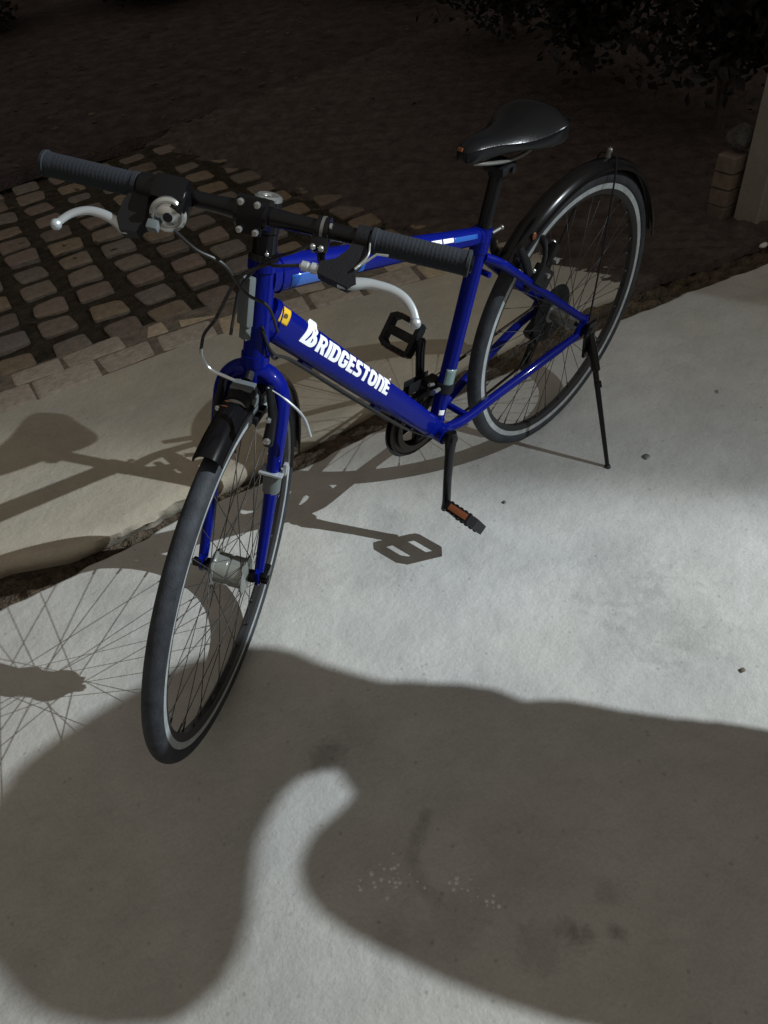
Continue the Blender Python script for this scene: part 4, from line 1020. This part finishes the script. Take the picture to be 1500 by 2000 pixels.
p = G2(1489, 480); o = MB().ball((0, 0, 0), .016, seg=14, scale=(1.3, 1, .6)).build('pebble', M['dots_pebble'], smooth=80); o.location = (p.x, p.y, .004); tag(o, 'small pale pebble on the ground in front of the post foot', 'pebble')
# dark metal gate leaf right of the post
gm = MB(); 
for k in range(7): gm.cyl((-1.50-.02*k, .10+.11*k, -.02), (-1.50-.02*k, .10+.11*k, 1.5), .010, 10)
gate = gm.build('gate_bars', M['gate']); groot = empty('metal_gate', (0, 0, 0)); gate.parent = groot
for z in (.06, .8, 1.46): MB().box((-1.565, .43, z), (.022, .74, .035), Matrix.Rotation(-.18, 3, 'Z').inverted() if False else Matrix.Rotation(.18, 3, 'Z'), 0, .003).build('gate_rail', M['gate'], groot)
tag(groot, 'dark painted metal bar gate standing right of the pale post', 'gate')

def shrub(name, base, h, rad, nleaf, label, cat, seed, lean=(0, 0), group=None, leaf=.05):
    """woody stems from one base and leaf faces in uneven clumps"""
    r = random.Random(seed); root = empty(name, base); st = MB(); lf = MB(); tips = []
    for k in range(7):
        a = 2*PI*k/7+r.uniform(-.3, .3); q = r.uniform(.3, 1)
        p = [Vector((0, 0, -.06)), Vector((math.cos(a)*.10*q*rad, math.sin(a)*.10*q*rad, h*.25)), Vector((math.cos(a)*.5*q*rad+lean[0]*.5, math.sin(a)*.5*q*rad+lean[1]*.5, h*.55)), Vector((math.cos(a)*.85*q*rad+lean[0], math.sin(a)*.85*q*rad+lean[1], h*r.uniform(.7, .95)))]
        pp = spline(p, 5); st.tube(pp, list(np.linspace(.020, .005, len(pp))), 8); tips += pp[6:]
        for _ in range(3):
            b0 = pp[r.randrange(5, len(pp)-2)]; e = b0+Vector((r.uniform(-1, 1)*rad*.5, r.uniform(-1, 1)*rad*.5, r.uniform(.0, .3)*h)); st.tube([b0, (b0+e)/2+Vector((0, 0, .02)), e], [.008, .006, .003], 6); tips += [e, (b0+e)/2]
    for _ in range(nleaf):
        c = r.choice(tips)+Vector((r.gauss(0, 1), r.gauss(0, 1), r.gauss(0, 1)))*rad*.17
        if c.z < .02: c.z = .02+r.random()*.1
        a, b = r.uniform(0, 2*PI), r.uniform(-.9, .9); d = Vector((math.cos(a)*math.cos(b), math.sin(a)*math.cos(b), math.sin(b))); sx_ = d.cross(Vector((r.uniform(-1, 1), r.uniform(-1, 1), r.uniform(-1, 1)))).normalized()
        L = leaf*r.uniform(.6, 1.3); W = L*.28; nz_ = d.cross(sx_)
        lf.add([c, c+d*L*.4+sx_*W+nz_*.004, c+d*L, c+d*L*.4-sx_*W+nz_*.004], [(0, 1, 2, 3)])
    st.build('stems', M['bark'], root); lf.build('foliage', M['leaf'], root, None, 0, False)
    return tag(root, label, cat, group)
g_ = 'shrubs in the dark behind the bicycle'
shrub('shrub', (-2.15, -.62, 0), 1.3, .60, 9000, 'dark leafy shrub behind the gate post at the upper right', 'shrub', 1, group=g_, leaf=.06)
shrub('shrub', (-2.35, -1.45, 0), 1.2, .62, 9000, 'dark wide shrub above and right of the saddle', 'shrub', 2, group=g_, leaf=.06)
shrub('shrub', (-2.85, -2.35, 0), 1.1, .60, 8000, 'low dark shrub straight above the saddle nose at the top edge', 'shrub', 3, group=g_, leaf=.06)
shrub('shrub', (-2.75, -6.0, 0), .8, .9, 7000, 'dim shrub at the far top left of the yard', 'shrub', 4, group=g_, leaf=.07)
shrub('shrub', (-3.75, -3.9, 0), 1.0, .8, 8000, 'dim shrub at the far top middle beyond the bare soil', 'shrub', 5, group=g_, leaf=.07)
shrub('shrub', (-1.25, -6.5, 0), .9, .9, 7000, 'dim shrub cut by the top left corner of the view', 'shrub', 6, group=g_, leaf=.07)

# ================================================================== OFF FRAME: the figure added to throw the big shadow, and the lamp itself
hl_ = Vector((.79059569, -.61233851, 0)); nl_ = Vector((.61233851, .79059569, 0))
UP = [(-.131, 1.178), (-.146, 1.226), (-.157, 1.279), (-.171, 1.329), (-.183, 1.363), (-.186, 1.385), (-.184, 1.404), (-.19, 1.413), (-.202, 1.43), (-.209, 1.455), (-.213, 1.487), (-.216, 1.518), (-.227, 1.54), (-.238, 1.562), (-.252, 1.58), (-.258, 1.595), (-.259, 1.609), (-.245, 1.64), (-.218, 1.673), (-.198, 1.694), (-.177, 1.714), (-.158, 1.728), (-.133, 1.737), (-.11, 1.741), (-.066, 1.739), (-.034, 1.729), (-.017, 1.718), (-.001, 1.707), (.012, 1.695), (.023, 1.674), (.028, 1.644), (.014, 1.627), (-.004, 1.618), (-.026, 1.612), (-.053, 1.61), (-.078, 1.607), (-.096, 1.6), (-.112, 1.591), (-.125, 1.578), (-.13, 1.561), (-.132, 1.541), (-.127, 1.538), (-.11, 1.531), (-.1, 1.54), (-.084, 1.558), (-.068, 1.566), (-.057, 1.569), (-.038, 1.567), (-.018, 1.556), (-.001, 1.54), (.017, 1.518), (.039, 1.49), (.058, 1.462), (.078, 1.428)]
LOW = [(.095, 1.39), (.16, 1.36), (.23, 1.31), (.265, 1.22), (.28, 1.05), (.29, .85), (.28, .72), (.25, .70), (.235, .82), (.22, 1.0), (.205, .92), (.21, .80), (.20, .60), (.19, .35), (.18, .06), (.19, .0), (.09, .0), (.08, .06), (.075, .35), (.06, .62), (.045, .74), (.02, .62), (-.01, .35), (-.02, .06), (-.01, .0), (-.11, .0), (-.12, .06), (-.125, .35), (-.135, .6), (-.135, .80), (-.115, .95), (-.12, 1.08)]
def occluder():
    """unseen figure added to cast the big shadow: outline traced from that shadow, padded to a thickness"""
    poly = np.array(UP+LOW); st = .006
    A = poly; Bq = np.roll(poly, -1, 0)
    gx = np.arange(-.29, .32, st); gz = np.arange(-.02, 1.77, st)
    X, Z = np.meshgrid(gx, gz)
    ins = np.zeros(X.shape, bool)
    for (x0, z0), (x1, z1) in zip(A, Bq):
        c = ((z0 > Z) != (z1 > Z)); 
        with np.errstate(divide='ignore', invalid='ignore'): xi = (x1-x0)*(Z-z0)/(z1-z0)+x0
        ins ^= c & (X < xi)
    dist = np.full(X.shape, 9.); near = np.zeros(X.shape+(2,))
    for (x0, z0), (x1, z1) in zip(A, Bq):
        ex, ez = x1-x0, z1-z0; t = np.clip(((X-x0)*ex+(Z-z0)*ez)/(ex*ex+ez*ez+1e-12), 0, 1); nx = x0+t*ex; nz = z0+t*ez
        d = np.hypot(X-nx, Z-nz); k = d < dist; dist[k] = d[k]; near[k] = np.stack([nx, nz], -1)[k]
    idx = -np.ones(X.shape, int); cells = []
    nzr, nxr = X.shape; keep = ins
    quads = [(j, i) for j in range(nzr-1) for i in range(nxr-1) if keep[j, i] or keep[j+1, i] or keep[j, i+1] or keep[j+1, i+1]]
    V = []; F = []; fi = {}; bi = {}
    base = Vector((LAMP.x, LAMP.y, 0))+hl_*1.5
    def vert(j, i):
        if (j, i) in fi: return
        if ins[j, i]: la, z = X[j, i], Z[j, i]; d = dist[j, i]
        else: la, z = near[j, i]; d = 0
        R = .07 if z < 1.15 else .032
        th = math.sqrt(max(R*R-max(R-d, 0)**2, 0))
        p = base+nl_*la; q = Vector((p.x, p.y, z))
        fi[(j, i)] = len(V); V.append(q+hl_*th)
        if d == 0: bi[(j, i)] = fi[(j, i)]
        else: bi[(j, i)] = len(V); V.append(q-hl_*th)
    for j, i in quads:
        ks = [(j, i), (j, i+1), (j+1, i+1), (j+1, i)]
        for k in ks: vert(*k)
        f = [fi[k] for k in ks]; b = [bi[k] for k in ks][::-1]
        F.append(tuple(f)); F.append(tuple(b))
    o = MB().add(V, F).build('occluder', M['coat'], smooth=80)  # 'coat' is the surface of the added figure
    bm = bmesh.new(); bm.from_mesh(o.data); bmesh.ops.remove_doubles(bm, verts=bm.verts, dist=1e-5); bm.to_mesh(o.data); bm.free()
    return tag(o, 'person figure added outside the view to cast the big shadow', 'occluder')
occluder()
lamp = empty('floodlight', (LAMP.x-.22, LAMP.y+.30, 0))
dirv = (AIM-LAMP).normalized(); q3 = dirv.to_track_quat('-Z', 'Y').to_matrix()
off = -Vector(lamp.location)
MB().cyl((0, 0, -.05), (0, 0, 2.9), .035, 20, 0, .028).lathe((0, 0, 0), (0, 0, 1), [(-.02, .09), (.02, .09), (.03, .05)], 20).tube(spline([Vector((0, 0, 2.86)), Vector((.08, -.10, 2.92)), LAMP+off-dirv*.09], 6), .014, 10).build('pole', M['gate'], lamp)
lb = LAMP-dirv*.045+off
hou = MB().box(lb-dirv*.01, (.15, .12, .05), q3, 0, .008)
for k in range(6): hou.box(lb-dirv*.042+q3 @ Vector((-.055+.022*k, 0, 0)), (.004, .11, .016), q3)
hou.build('lamp_housing', M['gate'], lamp)
MB().box(lb+dirv*.0175, (.13, .10, .004), q3, 0, .001).build('lamp_glass', M['lampglass'], lamp)
tag(lamp, 'black floodlight on a slim pole outside the view, lighting the yard', 'lamp')
